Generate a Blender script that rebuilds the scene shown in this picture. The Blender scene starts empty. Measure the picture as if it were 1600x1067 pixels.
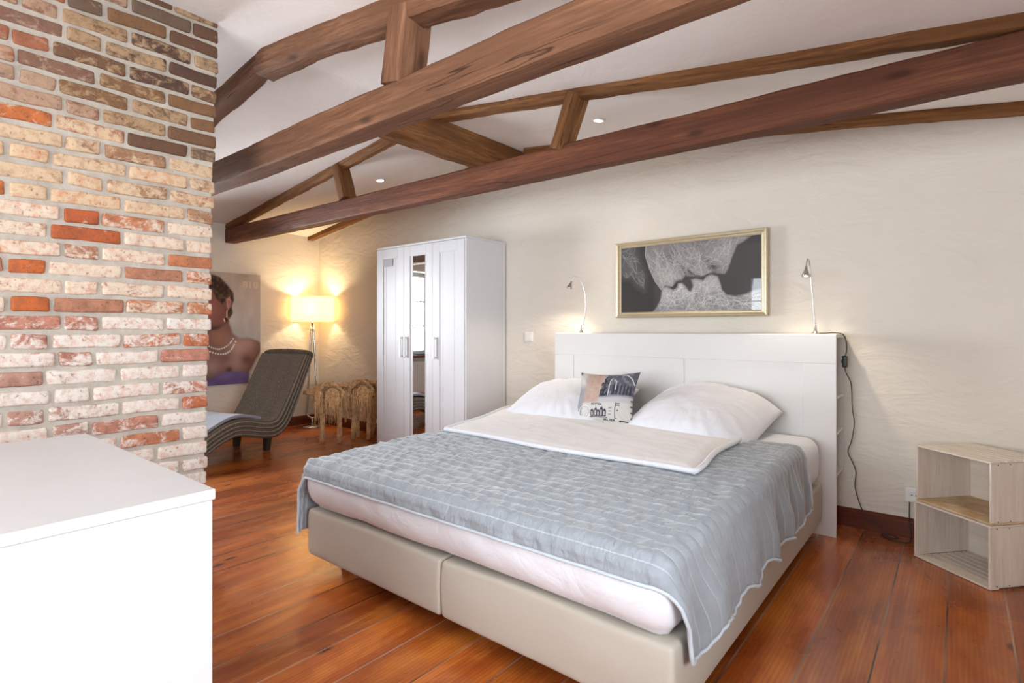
import bpy, bmesh, math, random
import numpy as np
from mathutils import Vector, Matrix

S = bpy.context.scene
COL = S.collection
# ------------------------------------------------------------------ camera
YAW = math.radians(39.3)
cd = bpy.data.cameras.new('camera'); cam = bpy.data.objects.new('camera', cd); COL.objects.link(cam)
cd.sensor_width = 36.0; cd.lens = 855.0 / 1600.0 * 36.0
cd.shift_y = -(533.5 - 514.0) / 1600.0
cd.clip_start = 0.02
cam.location = (0, 0, 1.14); cam.rotation_euler = (math.radians(90), 0, YAW)
S.camera = cam
# ------------------------------------------------------------------ exposure, sky
S.view_settings.view_transform = 'Standard'; S.view_settings.look = 'None'
S.view_settings.gamma = 1.0; S.view_settings.use_curve_mapping = False
S.view_settings.exposure = 0.62
S.cycles.use_denoising = True
S.cycles.max_bounces = 10; S.cycles.diffuse_bounces = 6; S.cycles.glossy_bounces = 4
S.cycles.transparent_max_bounces = 12; S.cycles.sample_clamp_indirect = 6.0
S.cycles.caustics_reflective = False; S.cycles.caustics_refractive = False
W = bpy.data.worlds.new('sky'); S.world = W; W.use_nodes = True
W.node_tree.nodes['Background'].inputs[0].default_value = (0.80, 0.90, 1.0, 1)
W.node_tree.nodes['Background'].inputs[1].default_value = 1.6

def area(name, loc, direction, sx, sy, power, color):
    l = bpy.data.lights.new(name, 'AREA'); l.shape = 'RECTANGLE'; l.size = sx; l.size_y = sy
    l.energy = power; l.color = color
    o = bpy.data.objects.new(name, l); COL.objects.link(o); o.location = loc
    o.rotation_euler = Vector(direction).to_track_quat('-Z', 'Y').to_euler()
    return o
def spot(name, loc, target, power, color, angle=120, blend=0.6, rad=0.02):
    l = bpy.data.lights.new(name, 'SPOT'); l.energy = power; l.color = color
    l.spot_size = math.radians(angle); l.spot_blend = blend; l.shadow_soft_size = rad
    o = bpy.data.objects.new(name, l); COL.objects.link(o); o.location = loc
    o.rotation_euler = (Vector(target) - Vector(loc)).to_track_quat('-Z', 'Y').to_euler()
    return o
XL, XR, YB, YF = -6.10, 1.15, 3.70, -1.90        # the room's four walls
DAY = (0.88, 0.94, 1.0)
# daylight outside the three windows
area('daylight_west', (XL - 0.34, 1.30, 1.38), (1, 0, 0.05), 1.1, 1.25, 150, DAY)
area('daylight_east', (XR + 0.30, 0.25, 1.45), (-1, 0, 0.20), 2.0, 1.35, 118, DAY)
area('daylight_south', (-1.2, YF - 0.30, 1.45), (0, 1, 0.36), 3.0, 1.35, 125, DAY)

# ------------------------------------------------------------------ object helpers
def tag(o, label=None, cat=None, group=None, kind=None):
    if label: o['label'] = label
    if cat: o['category'] = cat
    if group: o['group'] = group
    if kind: o['kind'] = kind
    return o
def thing(name, loc, label, cat, group=None, rz=0.0):
    o = bpy.data.objects.new(name, None); COL.objects.link(o); o.empty_display_size = 0.1
    o.location = loc; o.rotation_euler = (0, 0, rz)
    return tag(o, label, cat, group)
def link_mesh(name, me, mats, parent=None, smooth=False):
    if not isinstance(mats, (list, tuple)): mats = [mats]
    for m in mats: me.materials.append(m)
    o = bpy.data.objects.new(name, me); COL.objects.link(o)
    if smooth: me.polygons.foreach_set('use_smooth', [True] * len(me.polygons))
    if parent: o.parent = parent
    return o
class MB:
    def __init__(s): s.v = []; s.f = []; s.m = []
    def add(s, vs, fs, mi=0):
        b = len(s.v); s.v += [tuple(v) for v in vs]; s.f += [tuple(b + i for i in f) for f in fs]; s.m += [mi] * len(fs)
    def box(s, a, b, mi=0, M=None):
        x0, y0, z0 = a; x1, y1, z1 = b
        vs = [(x0,y0,z0),(x1,y0,z0),(x1,y1,z0),(x0,y1,z0),(x0,y0,z1),(x1,y0,z1),(x1,y1,z1),(x0,y1,z1)]
        if M is not None: vs = [M @ Vector(v) for v in vs]
        s.add(vs, [(0,3,2,1),(4,5,6,7),(0,1,5,4),(1,2,6,5),(2,3,7,6),(3,0,4,7)], mi)
    def tube(s, pts, r, n=8, mi=0, caps=True):
        pts = [Vector(p) for p in pts]; rs = r if isinstance(r, (list, tuple)) else [r] * len(pts)
        t0 = (pts[1] - pts[0]).normalized()
        up = Vector((0, 0, 1)) if abs(t0.z) < 0.9 else Vector((1, 0, 0))
        nrm = t0.cross(up).normalized(); vs = []; fs = []
        for i, p in enumerate(pts):
            t = (pts[min(i + 1, len(pts) - 1)] - pts[max(i - 1, 0)])
            t = t.normalized() if t.length > 1e-9 else t0
            nrm = nrm - t * nrm.dot(t); nrm = nrm.normalized() if nrm.length > 1e-6 else t.orthogonal().normalized()
            bn = t.cross(nrm)
            for k in range(n):
                a = 2 * math.pi * k / n
                vs.append(p + (nrm * math.cos(a) + bn * math.sin(a)) * rs[i])
        for i in range(len(pts) - 1):
            for k in range(n):
                fs.append((i*n+k, i*n+(k+1) % n, (i+1)*n+(k+1) % n, (i+1)*n+k))
        if caps:
            fs.append(tuple(reversed(range(n)))); fs.append(tuple((len(pts)-1)*n + k for k in range(n)))
        s.add(vs, fs, mi)
    def lathe(s, prof, c=(0,0,0), n=24, mi=0, M=None):
        vs = []; fs = []
        for (r, z) in prof:
            for k in range(n):
                a = 2*math.pi*k/n; v = Vector((r*math.cos(a), r*math.sin(a), z))
                v = (M @ v) if M is not None else v + Vector(c)
                vs.append(v)
        for i in range(len(prof)-1):
            for k in range(n): fs.append((i*n+k, i*n+(k+1) % n, (i+1)*n+(k+1) % n, (i+1)*n+k))
        fs.append(tuple(reversed(range(n)))); fs.append(tuple((len(prof)-1)*n+k for k in range(n)))
        s.add(vs, fs, mi)
    def build(s, name, mats, parent=None, smooth=False, bevel=0.0, seg=2):
        me = bpy.data.meshes.new(name); me.from_pydata(s.v, [], s.f)
        o = link_mesh(name, me, mats, parent, smooth)
        if len(set(s.m)) > 1: me.polygons.foreach_set('material_index', s.m)
        me.update()
        if bevel > 0:
            md = o.modifiers.new('bevel', 'BEVEL'); md.width = bevel; md.segments = seg; md.limit_method = 'ANGLE'
            md.angle_limit = math.radians(40)
            me.polygons.foreach_set('use_smooth', [True]*len(me.polygons))
            w = o.modifiers.new('wn', 'WEIGHTED_NORMAL'); w.keep_sharp = False
        return o
# smooth value noise on numpy arrays
def _h(i, j, k, seed):
    n = (i * 374761393 + j * 668265263 + k * 2147483647 + seed * 1274126177) & 0xFFFFFFFF
    n = ((n ^ (n >> 13)) * 1274126177) & 0xFFFFFFFF
    n = ((n ^ (n >> 15)) * 2246822519) & 0xFFFFFFFF
    return ((n ^ (n >> 16)) & 0xFFFFFF) / float(0xFFFFFF)
def vn(x, y, z=0.0, seed=0):
    x, y, z = np.broadcast_arrays(np.asarray(x, float), np.asarray(y, float), np.asarray(z, float))
    i, j, k = (np.floor(q).astype(np.int64) for q in (x, y, z))
    fx, fy, fz = x - i, y - j, z - k
    fx, fy, fz = (q*q*(3-2*q) for q in (fx, fy, fz))
    r = 0
    for a in (0, 1):
        for b in (0, 1):
            for c in (0, 1):
                w = (fx if a else 1-fx) * (fy if b else 1-fy) * (fz if c else 1-fz)
                r = r + w * _h(i+a, j+b, k+c, seed)
    return r * 2 - 1
def fbm(x, y, z=0.0, seed=0, oct=3):
    r = 0; a = 1.0; t = 0
    for o in range(oct):
        r = r + a * vn(np.asarray(x)*2**o, np.asarray(y)*2**o, np.asarray(z)*2**o, seed+o*17); t += a; a *= 0.5
    return r / t
def grid(name, Pn, mats, parent=None, colors=None, wrap_u=False, smooth=True, uv=None, flip=False):
    """Pn: array (nu, nv, 3)"""
    nu, nv = Pn.shape[:2]
    idx = np.arange(nu*nv).reshape(nu, nv)
    if wrap_u: idx = np.vstack([idx, idx[:1]])
    a = idx[:-1, :-1].ravel(); b = idx[1:, :-1].ravel(); c = idx[1:, 1:].ravel(); d = idx[:-1, 1:].ravel()
    F = np.stack([a, b, c, d] if not flip else [d, c, b, a], 1)
    me = bpy.data.meshes.new(name)
    me.from_pydata(Pn.reshape(-1, 3).tolist(), [], F.tolist())
    o = link_mesh(name, me, mats, parent, smooth)
    if colors is not None:
        at = me.color_attributes.new('print', 'FLOAT_COLOR', 'POINT')
        cc = np.ones((nu*nv, 4)); cc[:, :3] = colors.reshape(-1, 3); at.data.foreach_set('color', cc.ravel())
    if uv is not None:
        ul = me.uv_layers.new(name='UVMap'); li = np.zeros(len(me.loops), dtype=np.int32); me.loops.foreach_get('vertex_index', li)
        ul.data.foreach_set('uv', uv.reshape(-1, 2)[li].ravel())
    me.update()
    return o
def rbox(name, size, r, step, mats, parent=None, fn=None, loc=(0, 0, 0)):
    """box of rounded edges, subdivided; fn(P array centred) -> displaced P"""
    h = np.array(size)/2.0; V = {}; vs = []; fs = []
    n = [max(2, int(round(s/step))) for s in size]
    def ticks(k):
        t = np.linspace(-h[k], h[k], n[k]+1)
        e = [-h[k] + r*q for q in (0.0, 0.25, 0.6, 1.0)]; 
        t = [q for q in t if abs(q) < h[k]-r*1.15]
        return sorted(set([round(q, 6) for q in (e + list(t) + [-q for q in e])]))
    T = [ticks(k) for k in range(3)]
    def vid(p):
        k = tuple(round(q, 5) for q in p)
        if k not in V: V[k] = len(vs); vs.append(p)
        return V[k]
    for ax in range(3):
        b, c = (ax+1) % 3, (ax+2) % 3
        for sg in (-1, 1):
            for i in range(len(T[b])-1):
                for j in range(len(T[c])-1):
                    q = []
                    for (ii, jj) in ((i, j), (i+1, j), (i+1, j+1), (i, j+1)):
                        p = [0, 0, 0]; p[ax] = sg*h[ax]; p[b] = T[b][ii]; p[c] = T[c][jj]; q.append(vid(tuple(p)))
                    fs.append(tuple(q) if sg > 0 else tuple(reversed(q)))
    P = np.array(vs); q = np.clip(P, -(h-r), h-r); d = P-q; L = np.linalg.norm(d, axis=1, keepdims=True); L[L < 1e-9] = 1
    m = (np.abs(d) > 1e-9).any(axis=1, keepdims=True)
    P = np.where(m, q + d/L*r, P)
    if fn: P = fn(P)
    P = P + np.array(loc)
    me = bpy.data.meshes.new(name); me.from_pydata(P.tolist(), [], fs)
    return link_mesh(name, me, mats, parent, True)

# ------------------------------------------------------------------ materials
def newmat(name):
    m = bpy.data.materials.new(name); m.use_nodes = True; nt = m.node_tree
    return m, nt, nt.nodes['Principled BSDF']
def N(nt, typ, **kw):
    n = nt.nodes.new(typ)
    for k, v in kw.items():
        if k.startswith('_'): setattr(n, k[1:], v)
        else: n.inputs[k].default_value = v
    return n
def L(nt, a, b): nt.links.new(a, b)
def coords(nt, kind='Object', scale=(1, 1, 1), rot=(0, 0, 0)):
    tc = N(nt, 'ShaderNodeTexCoord'); mp = N(nt, 'ShaderNodeMapping')
    mp.inputs['Scale'].default_value = scale; mp.inputs['Rotation'].default_value = rot
    L(nt, tc.outputs[kind], mp.inputs['Vector']); return mp.outputs['Vector']
def ramp(nt, fac, stops):
    r = N(nt, 'ShaderNodeValToRGB'); e = r.color_ramp.elements
    while len(e) < len(stops): e.new(0.5)
    for i, (p, c) in enumerate(stops):
        e[i].position = p; e[i].color = (*c, 1) if len(c) == 3 else c
    L(nt, fac, r.inputs[0]); return r.outputs[0]
def noise(nt, vec, scale, detail=4, rough=0.55, dist=0.0):
    n = N(nt, 'ShaderNodeTexNoise', Scale=scale, Detail=detail, Roughness=rough, Distortion=dist)
    L(nt, vec, n.inputs['Vector']); return n.outputs['Fac']
def math_(nt, op, a, b=None, c=None):
    n = N(nt, 'ShaderNodeMath', _operation=op)
    for i, q in enumerate((a, b, c)):
        if q is None: continue
        if isinstance(q, (int, float)): n.inputs[i].default_value = q
        else: L(nt, q, n.inputs[i])
    return n.outputs[0]
def mix(nt, f, a, b, blend='MIX'):
    n = N(nt, 'ShaderNodeMix', _data_type='RGBA', _blend_type=blend)
    for s, q in ((0, f), (6, a), (7, b)):
        if isinstance(q, (int, float)): n.inputs[s].default_value = q
        elif isinstance(q, (tuple, list)): n.inputs[s].default_value = (*q, 1)
        else: L(nt, q, n.inputs[s])
    return n.outputs[2]
def bump(nt, bs, h, strength=0.3, dist=0.01, prev=None):
    b = N(nt, 'ShaderNodeBump', Strength=strength, Distance=dist); L(nt, h, b.inputs['Height'])
    if prev is not None: L(nt, prev, b.inputs['Normal'])
    L(nt, b.outputs[0], bs.inputs['Normal']); return b.outputs[0]
def plain(name, col, rough=0.5, metal=0.0, spec=0.5, emit=None, estr=0.0, coat=0.0):
    m, nt, b = newmat(name)
    v = coords(nt); f = noise(nt, v, 6.0, 3)
    c = mix(nt, f, tuple(x*0.97 for x in col), tuple(min(1, x*1.03) for x in col)); L(nt, c, b.inputs['Base Color'])
    b.inputs['Roughness'].default_value = rough; b.inputs['Metallic'].default_value = metal
    b.inputs['Specular IOR Level'].default_value = spec; b.inputs['Coat Weight'].default_value = coat
    if emit: b.inputs['Emission Color'].default_value = (*emit, 1); b.inputs['Emission Strength'].default_value = estr
    return m

def plaster(name, c1, c2, bs_=0.5):
    m, nt, b = newmat(name); v = coords(nt)
    f1 = noise(nt, v, 1.1, 4, 0.6, 0.4); f2 = noise(nt, v, 9.0, 4, 0.6)
    c = mix(nt, f1, c1, c2); c = mix(nt, math_(nt, 'MULTIPLY', f2, 0.25), c, tuple(x*0.9 for x in c1)); L(nt, c, b.inputs['Base Color'])
    b.inputs['Roughness'].default_value = 0.9; b.inputs['Specular IOR Level'].default_value = 0.2
    vs = coords(nt, 'Object', (1, 1, 2.2))
    n1 = bump(nt, b, noise(nt, vs, 3.2, 3, 0.55, 1.2), bs_, 0.05)
    n2 = bump(nt, b, noise(nt, vs, 13.0, 4, 0.6, 0.8), bs_*0.7, 0.012, n1)
    bump(nt, b, noise(nt, v, 90.0, 2), 0.15, 0.002, n2)
    return m
M_wall = plaster('cream_lime_plaster', (0.71, 0.66, 0.575), (0.77, 0.725, 0.65), 0.26)
M_ceil = plaster('ceiling_lime_plaster', (0.82, 0.785, 0.755), (0.87, 0.845, 0.82), 0.13)

def wood(name, dark, mid, light, rough=0.75, sc=1.0, axis=0, bstr=0.4, spec=0.18):
    m, nt, b = newmat(name)
    oi = N(nt, 'ShaderNodeObjectInfo'); tc = N(nt, 'ShaderNodeTexCoord')
    off = N(nt, 'ShaderNodeVectorMath', _operation='ADD'); L(nt, tc.outputs['Object'], off.inputs[0])
    rr = N(nt, 'ShaderNodeCombineXYZ'); L(nt, math_(nt, 'MULTIPLY', oi.outputs['Random'], 37.0), rr.inputs[0]); L(nt, math_(nt, 'MULTIPLY', oi.outputs['Random'], 11.0), rr.inputs[1])
    L(nt, rr.outputs[0], off.inputs[1])
    mp = N(nt, 'ShaderNodeMapping'); s = [14*sc, 14*sc, 14*sc]; s[axis] = 0.9*sc; mp.inputs['Scale'].default_value = s
    L(nt, off.outputs[0], mp.inputs[0]); v = mp.outputs[0]
    g = noise(nt, v, 1.0, 6, 0.65, 0.9); fine = noise(nt, v, 5.0, 4, 0.7)
    mp2 = N(nt, 'ShaderNodeMapping'); s2 = [4*sc]*3; s2[axis] = 1.3*sc; mp2.inputs['Scale'].default_value = s2
    L(nt, off.outputs[0], mp2.inputs[0]); blot = noise(nt, mp2.outputs[0], 1.0, 3, 0.5)
    c = ramp(nt, g, [(0.30, dark), (0.50, mid), (0.72, light)])
    c = mix(nt, ramp(nt, fine, [(0.35, (0.6,)*3), (0.6, (0, 0, 0))]), c, dark)
    c = mix(nt, ramp(nt, blot, [(0.35, (0.75,)*3), (0.62, (0, 0, 0))]), c, tuple(0.5*(d+q) for d, q in zip(dark, mid)))
    L(nt, c, b.inputs['Base Color']); b.inputs['Roughness'].default_value = rough; b.inputs['Specular IOR Level'].default_value = spec
    mp3 = N(nt, 'ShaderNodeMapping'); s3 = [16*sc]*3; s3[axis] = 0.55*sc; mp3.inputs['Scale'].default_value = s3
    L(nt, off.outputs[0], mp3.inputs[0]); ck = noise(nt, mp3.outputs[0], 1.0, 2, 0.4, 0.5)
    crack = ramp(nt, ck, [(0.485, (0, 0, 0)), (0.497, (1, 1, 1)), (0.503, (1, 1, 1)), (0.515, (0, 0, 0))])
    gate = ramp(nt, noise(nt, mp2.outputs[0], 0.55, 2), [(0.50, (0, 0, 0)), (0.60, (1, 1, 1))]); crack = math_(nt, 'MULTIPLY', crack, gate)
    kn = N(nt, 'ShaderNodeTexVoronoi', Scale=1.0); mp4 = N(nt, 'ShaderNodeMapping'); s4 = [7.0]*3; s4[axis] = 2.4; mp4.inputs['Scale'].default_value = s4
    L(nt, off.outputs[0], mp4.inputs[0]); L(nt, mp4.outputs[0], kn.inputs['Vector']); knot = ramp(nt, kn.outputs['Distance'], [(0.05, (0.9,)*3), (0.15, (0, 0, 0))])
    c = mix(nt, math_(nt, 'MULTIPLY', crack, 0.85 if bstr > 0.3 else 0.0), c, tuple(q*0.35 for q in dark)); c = mix(nt, math_(nt, 'MULTIPLY', knot, 0.8 if bstr > 0.3 else 0.0), c, tuple(q*0.6 for q in dark))
    L(nt, c, b.inputs['Base Color'])
    n1 = bump(nt, b, g, bstr, 0.012); n2 = bump(nt, b, fine, bstr*0.6, 0.003, n1)
    if bstr > 0.3: bump(nt, b, crack, -0.5, 0.01, n2)
    return m
M_beam = wood('rough_hewn_oak', (0.080, 0.036, 0.019), (0.20, 0.092, 0.048), (0.34, 0.175, 0.098), sc=1.35)
M_tie = wood('red_brown_beam_wood', (0.065, 0.023, 0.013), (0.160, 0.058, 0.031), (0.32, 0.125, 0.058), 0.6, 1.1)
M_raft = wood('honey_brown_rafter_wood', (0.085, 0.036, 0.015), (0.26, 0.115, 0.042), (0.43, 0.215, 0.088), sc=1.3)
M_base = wood('mahogany_skirting_wood', (0.07, 0.018, 0.010), (0.16, 0.042, 0.020), (0.24, 0.07, 0.03), 0.35, 0.8, 0, 0.1)
M_crate = wood('whitewashed_pine', (0.58, 0.50, 0.41), (0.74, 0.67, 0.585), (0.82, 0.765, 0.69), 0.75, 1.5, 2, 0.2, 0.2)
M_crate_h = wood('whitewashed_pine_slats', (0.58, 0.50, 0.41), (0.74, 0.67, 0.585), (0.82, 0.765, 0.69), 0.75, 1.5, 0, 0.2, 0.2)

def floor_mat():
    m, nt, b = newmat('varnished_pine_boards'); tc = N(nt, 'ShaderNodeTexCoord')
    sp = N(nt, 'ShaderNodeSeparateXYZ'); L(nt, tc.outputs['Object'], sp.inputs[0])
    wob = noise(nt, coords(nt, 'Object', (1, 0.4, 1)), 1.0, 2)
    xx = math_(nt, 'ADD', sp.outputs[0], math_(nt, 'MULTIPLY', wob, 0.015))
    q = math_(nt, 'DIVIDE', math_(nt, 'ADD', xx, 0.602 + 19*0.19), 0.19)
    idx = math_(nt, 'FLOOR', q); fr = math_(nt, 'FRACT', q)
    wn = N(nt, 'ShaderNodeTexWhiteNoise', _noise_dimensions='1D'); L(nt, idx, wn.inputs['W'])
    # grain coordinates, shifted plank by plank
    cb = N(nt, 'ShaderNodeCombineXYZ')
    L(nt, math_(nt, 'MULTIPLY', sp.outputs[0], 9.0), cb.inputs[0])
    L(nt, math_(nt, 'ADD', math_(nt, 'MULTIPLY', sp.outputs[1], 0.7), math_(nt, 'MULTIPLY', wn.outputs['Value'], 50)), cb.inputs[1])
    L(nt, math_(nt, 'MULTIPLY', wn.outputs['Value'], 20), cb.inputs[2])
    g1 = noise(nt, cb.outputs[0], 1.0, 4, 0.6, 1.6)
    wv = N(nt, 'ShaderNodeTexWave', _wave_type='BANDS', _bands_direction='X', Scale=2.3, Distortion=5.0, Detail=2.5)
    wv.inputs['Detail Scale'].default_value = 0.9; L(nt, cb.outputs[0], wv.inputs[0])
    patch = noise(nt, coords(nt, 'Object', (1.7, 0.8, 1)), 1.7, 4, 0.6, 0.6)
    c = ramp(nt, g1, [(0.25, (0.25, 0.050, 0.009)), (0.48, (0.47, 0.115, 0.018)), (0.75, (0.66, 0.22, 0.038))])
    c = mix(nt, math_(nt, 'MULTIPLY', wv.outputs['Fac'], 0.38), c, (0.22, 0.045, 0.010))
    c = mix(nt, ramp(nt, patch, [(0.30, (0.85,)*3), (0.58, (0, 0, 0))]), c, (0.20, 0.040, 0.010))
    c = mix(nt, ramp(nt, patch, [(0.55, (0, 0, 0)), (0.80, (0.55,)*3)]), c, (0.70, 0.28, 0.045))
    tone = N(nt, 'ShaderNodeMapRange'); tone.inputs['To Min'].default_value = 0.78; tone.inputs['To Max'].default_value = 1.15
    L(nt, wn.outputs['Value'], tone.inputs[0])
    cv = N(nt, 'ShaderNodeVectorMath', _operation='SCALE'); L(nt, c, cv.inputs[0]); L(nt, tone.outputs[0], cv.inputs['Scale'])
    knots = N(nt, 'ShaderNodeTexVoronoi', Scale=1.0); kv = N(nt, 'ShaderNodeCombineXYZ')
    L(nt, math_(nt, 'MULTIPLY', sp.outputs[0], 5.2), kv.inputs[0]); L(nt, math_(nt, 'MULTIPLY', sp.outputs[1], 2.2), kv.inputs[1]); L(nt, kv.outputs[0], knots.inputs['Vector'])
    c2 = mix(nt, ramp(nt, knots.outputs['Distance'], [(0.04, (0.9,)*3), (0.10, (0, 0, 0))]), cv.outputs[0], (0.05, 0.012, 0.006))
    edge = math_(nt, 'MINIMUM', fr, math_(nt, 'SUBTRACT', 1.0, fr))
    gap = ramp(nt, edge, [(0.010, (1, 1, 1)), (0.022, (0, 0, 0))])
    gl = noise(nt, coords(nt, 'Object', (1, 0.5, 1)), 2.0, 2)
    gapc = mix(nt, ramp(nt, gl, [(0.42, (0, 0, 0)), (0.58, (1, 1, 1))]), (0.035, 0.012, 0.007), (0.42, 0.24, 0.16))
    c3 = mix(nt, gap, c2, gapc); L(nt, c3, b.inputs['Base Color'])
    rg = ramp(nt, patch, [(0.3, (0.22,)*3), (0.7, (0.34,)*3)]); L(nt, rg, b.inputs['Roughness'])
    b.inputs['Coat Weight'].default_value = 0.5; b.inputs['Coat Roughness'].default_value = 0.16; b.inputs['Coat IOR'].default_value = 1.45
    b.inputs['Specular IOR Level'].default_value = 0.35
    n1 = bump(nt, b, gap, -0.6, 0.004)
    n2 = bump(nt, b, noise(nt, coords(nt, 'Object', (3, 1, 1)), 3.0, 2), 0.25, 0.010, n1)
    n3 = bump(nt, b, g1, 0.10, 0.004, n2)
    L(nt, n3, b.inputs['Coat Normal'])
    return m
M_floor = floor_mat()

def brick_mat():
    m, nt, b = newmat('old_whitewashed_brick'); v = coords(nt)
    base = N(nt, 'ShaderNodeAttribute', _attribute_name='fired'); lime = N(nt, 'ShaderNodeAttribute', _attribute_name='lime')
    f = noise(nt, coords(nt, 'Object', (1, 1, 1.5)), 15.0, 9, 0.76, 0.5)
    # where the lime coat still sticks, by the share stored per brick
    th = math_(nt, 'SUBTRACT', f, math_(nt, 'SUBTRACT', 0.68, math_(nt, 'MULTIPLY', lime.outputs['Alpha'], 0.36)))
    k = ramp(nt, math_(nt, 'ADD', math_(nt, 'MULTIPLY', th, 6.0), 0.5), [(0.20, (0, 0, 0)), (0.75, (1, 1, 1))])
    tone = noise(nt, v, 24.0, 5, 0.7)
    bc = mix(nt, ramp(nt, tone, [(0.35, (0.5,)*3), (0.6, (0, 0, 0))]), base.outputs['Color'], (0.13, 0.065, 0.042))
    lc = mix(nt, ramp(nt, noise(nt, v, 34.0, 4, 0.7), [(0.35, (0.5,)*3), (0.55, (0, 0, 0))]), lime.outputs['Color'], base.outputs['Color'])
    c = mix(nt, k, bc, lc)
    c = mix(nt, ramp(nt, noise(nt, v, 70.0, 3, 0.6), [(0.30, (0.6,)*3), (0.40, (0, 0, 0))]), c, (0.09, 0.05, 0.035))
    L(nt, c, b.inputs['Base Color']); b.inputs['Roughness'].default_value = 0.9; b.inputs['Specular IOR Level'].default_value = 0.2
    n1 = bump(nt, b, k, 0.35, 0.003); n2 = bump(nt, b, tone, 0.6, 0.006, n1); bump(nt, b, noise(nt, v, 130.0, 3), 0.3, 0.002, n2)
    return m
M_brick = brick_mat()
def mortar_mat():
    m, nt, b = newmat('grey_lime_mortar'); v = coords(nt)
    c = ramp(nt, noise(nt, v, 7.0, 5, 0.7), [(0.3, (0.34, 0.30, 0.25)), (0.7, (0.50, 0.45, 0.39))])
    L(nt, c, b.inputs['Base Color']); b.inputs['Roughness'].default_value = 0.95; b.inputs['Specular IOR Level'].default_value = 0.1
    n1 = bump(nt, b, noise(nt, v, 30.0, 5, 0.7), 0.7, 0.008); return m
M_mortar = mortar_mat()

M_white = plain('white_lacquer', (0.60, 0.605, 0.61), 0.35)
M_white2 = plain('white_cabinet_foil', (0.62, 0.62, 0.64), 0.38)
M_head = plain('white_headboard_foil', (0.69, 0.68, 0.66), 0.4)
M_plastic = plain('white_plastic', (0.80, 0.79, 0.76), 0.3)
M_black = plain('black_plastic', (0.012, 0.012, 0.013), 0.4)
M_cable = plain('dark_cable_rubber', (0.035, 0.030, 0.028), 0.5)
M_chrome = plain('brushed_steel', (0.62, 0.60, 0.57), 0.25, 1.0)
M_dark = plain('dark_leg_wood', (0.035, 0.022, 0.016), 0.5)
M_feet = plain('turned_beech', (0.36, 0.18, 0.07), 0.45)
M_rad = plain('radiator_enamel', (0.80, 0.79, 0.77), 0.3)
M_hole = plain('dark_screw_hole', (0.03, 0.025, 0.02), 0.8)
m, nt, b = newmat('mirror_glass'); b.inputs['Base Color'].default_value = (0.88, 0.90, 0.90, 1); b.inputs['Metallic'].default_value = 1; b.inputs['Roughness'].default_value = 0.015; M_mirror = m
def glass_mat(name, refl=0.1):
    m = bpy.data.materials.new(name); m.use_nodes = True; nt = m.node_tree; nt.nodes.clear()
    o = N(nt, 'ShaderNodeOutputMaterial'); t = N(nt, 'ShaderNodeBsdfTransparent'); g = N(nt, 'ShaderNodeBsdfGlossy', Roughness=0.01)
    fr = N(nt, 'ShaderNodeFresnel', IOR=1.5); mx = N(nt, 'ShaderNodeMixShader'); L(nt, fr.outputs[0], mx.inputs[0]); L(nt, t.outputs[0], mx.inputs[1]); L(nt, g.outputs[0], mx.inputs[2]); L(nt, mx.outputs[0], o.inputs[0])
    return m
M_glass = glass_mat('window_glass')

def cloth(name, col, sc=1.0, rough=0.85, sheen=0.3, wr=0.25, weave=500, col2=None, wscale=5.0):
    m, nt, b = newmat(name); v = coords(nt)
    f = noise(nt, v, 3.0*sc, 4); c = mix(nt, f, col, col2 or tuple(min(1, x*1.06) for x in col))
    L(nt, c, b.inputs['Base Color']); b.inputs['Roughness'].default_value = rough; b.inputs['Specular IOR Level'].default_value = 0.2
    b.inputs['Sheen Weight'].default_value = sheen; b.inputs['Sheen Roughness'].default_value = 0.4
    n1 = bump(nt, b, noise(nt, v, wscale, 4, 0.55, 1.5), wr, 0.02)
    n2 = bump(nt, b, noise(nt, v, weave, 2), 0.08, 0.001, n1)
    return m
M_linen = cloth('white_bed_linen', (0.67, 0.68, 0.72), 1, 0.9, 0.2, 0.45)
M_linen2 = cloth('white_duvet_cotton', (0.70, 0.68, 0.67), 1, 0.9, 0.2, 0.40)
M_beige = cloth('beige_upholstery', (0.42, 0.38, 0.32), 1, 0.9, 0.1, 0.10, 600, (0.46, 0.42, 0.36))
M_throw = cloth('grey_blue_blanket', (0.25, 0.26, 0.30), 1, 0.9, 0.3, 0.15)
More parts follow.
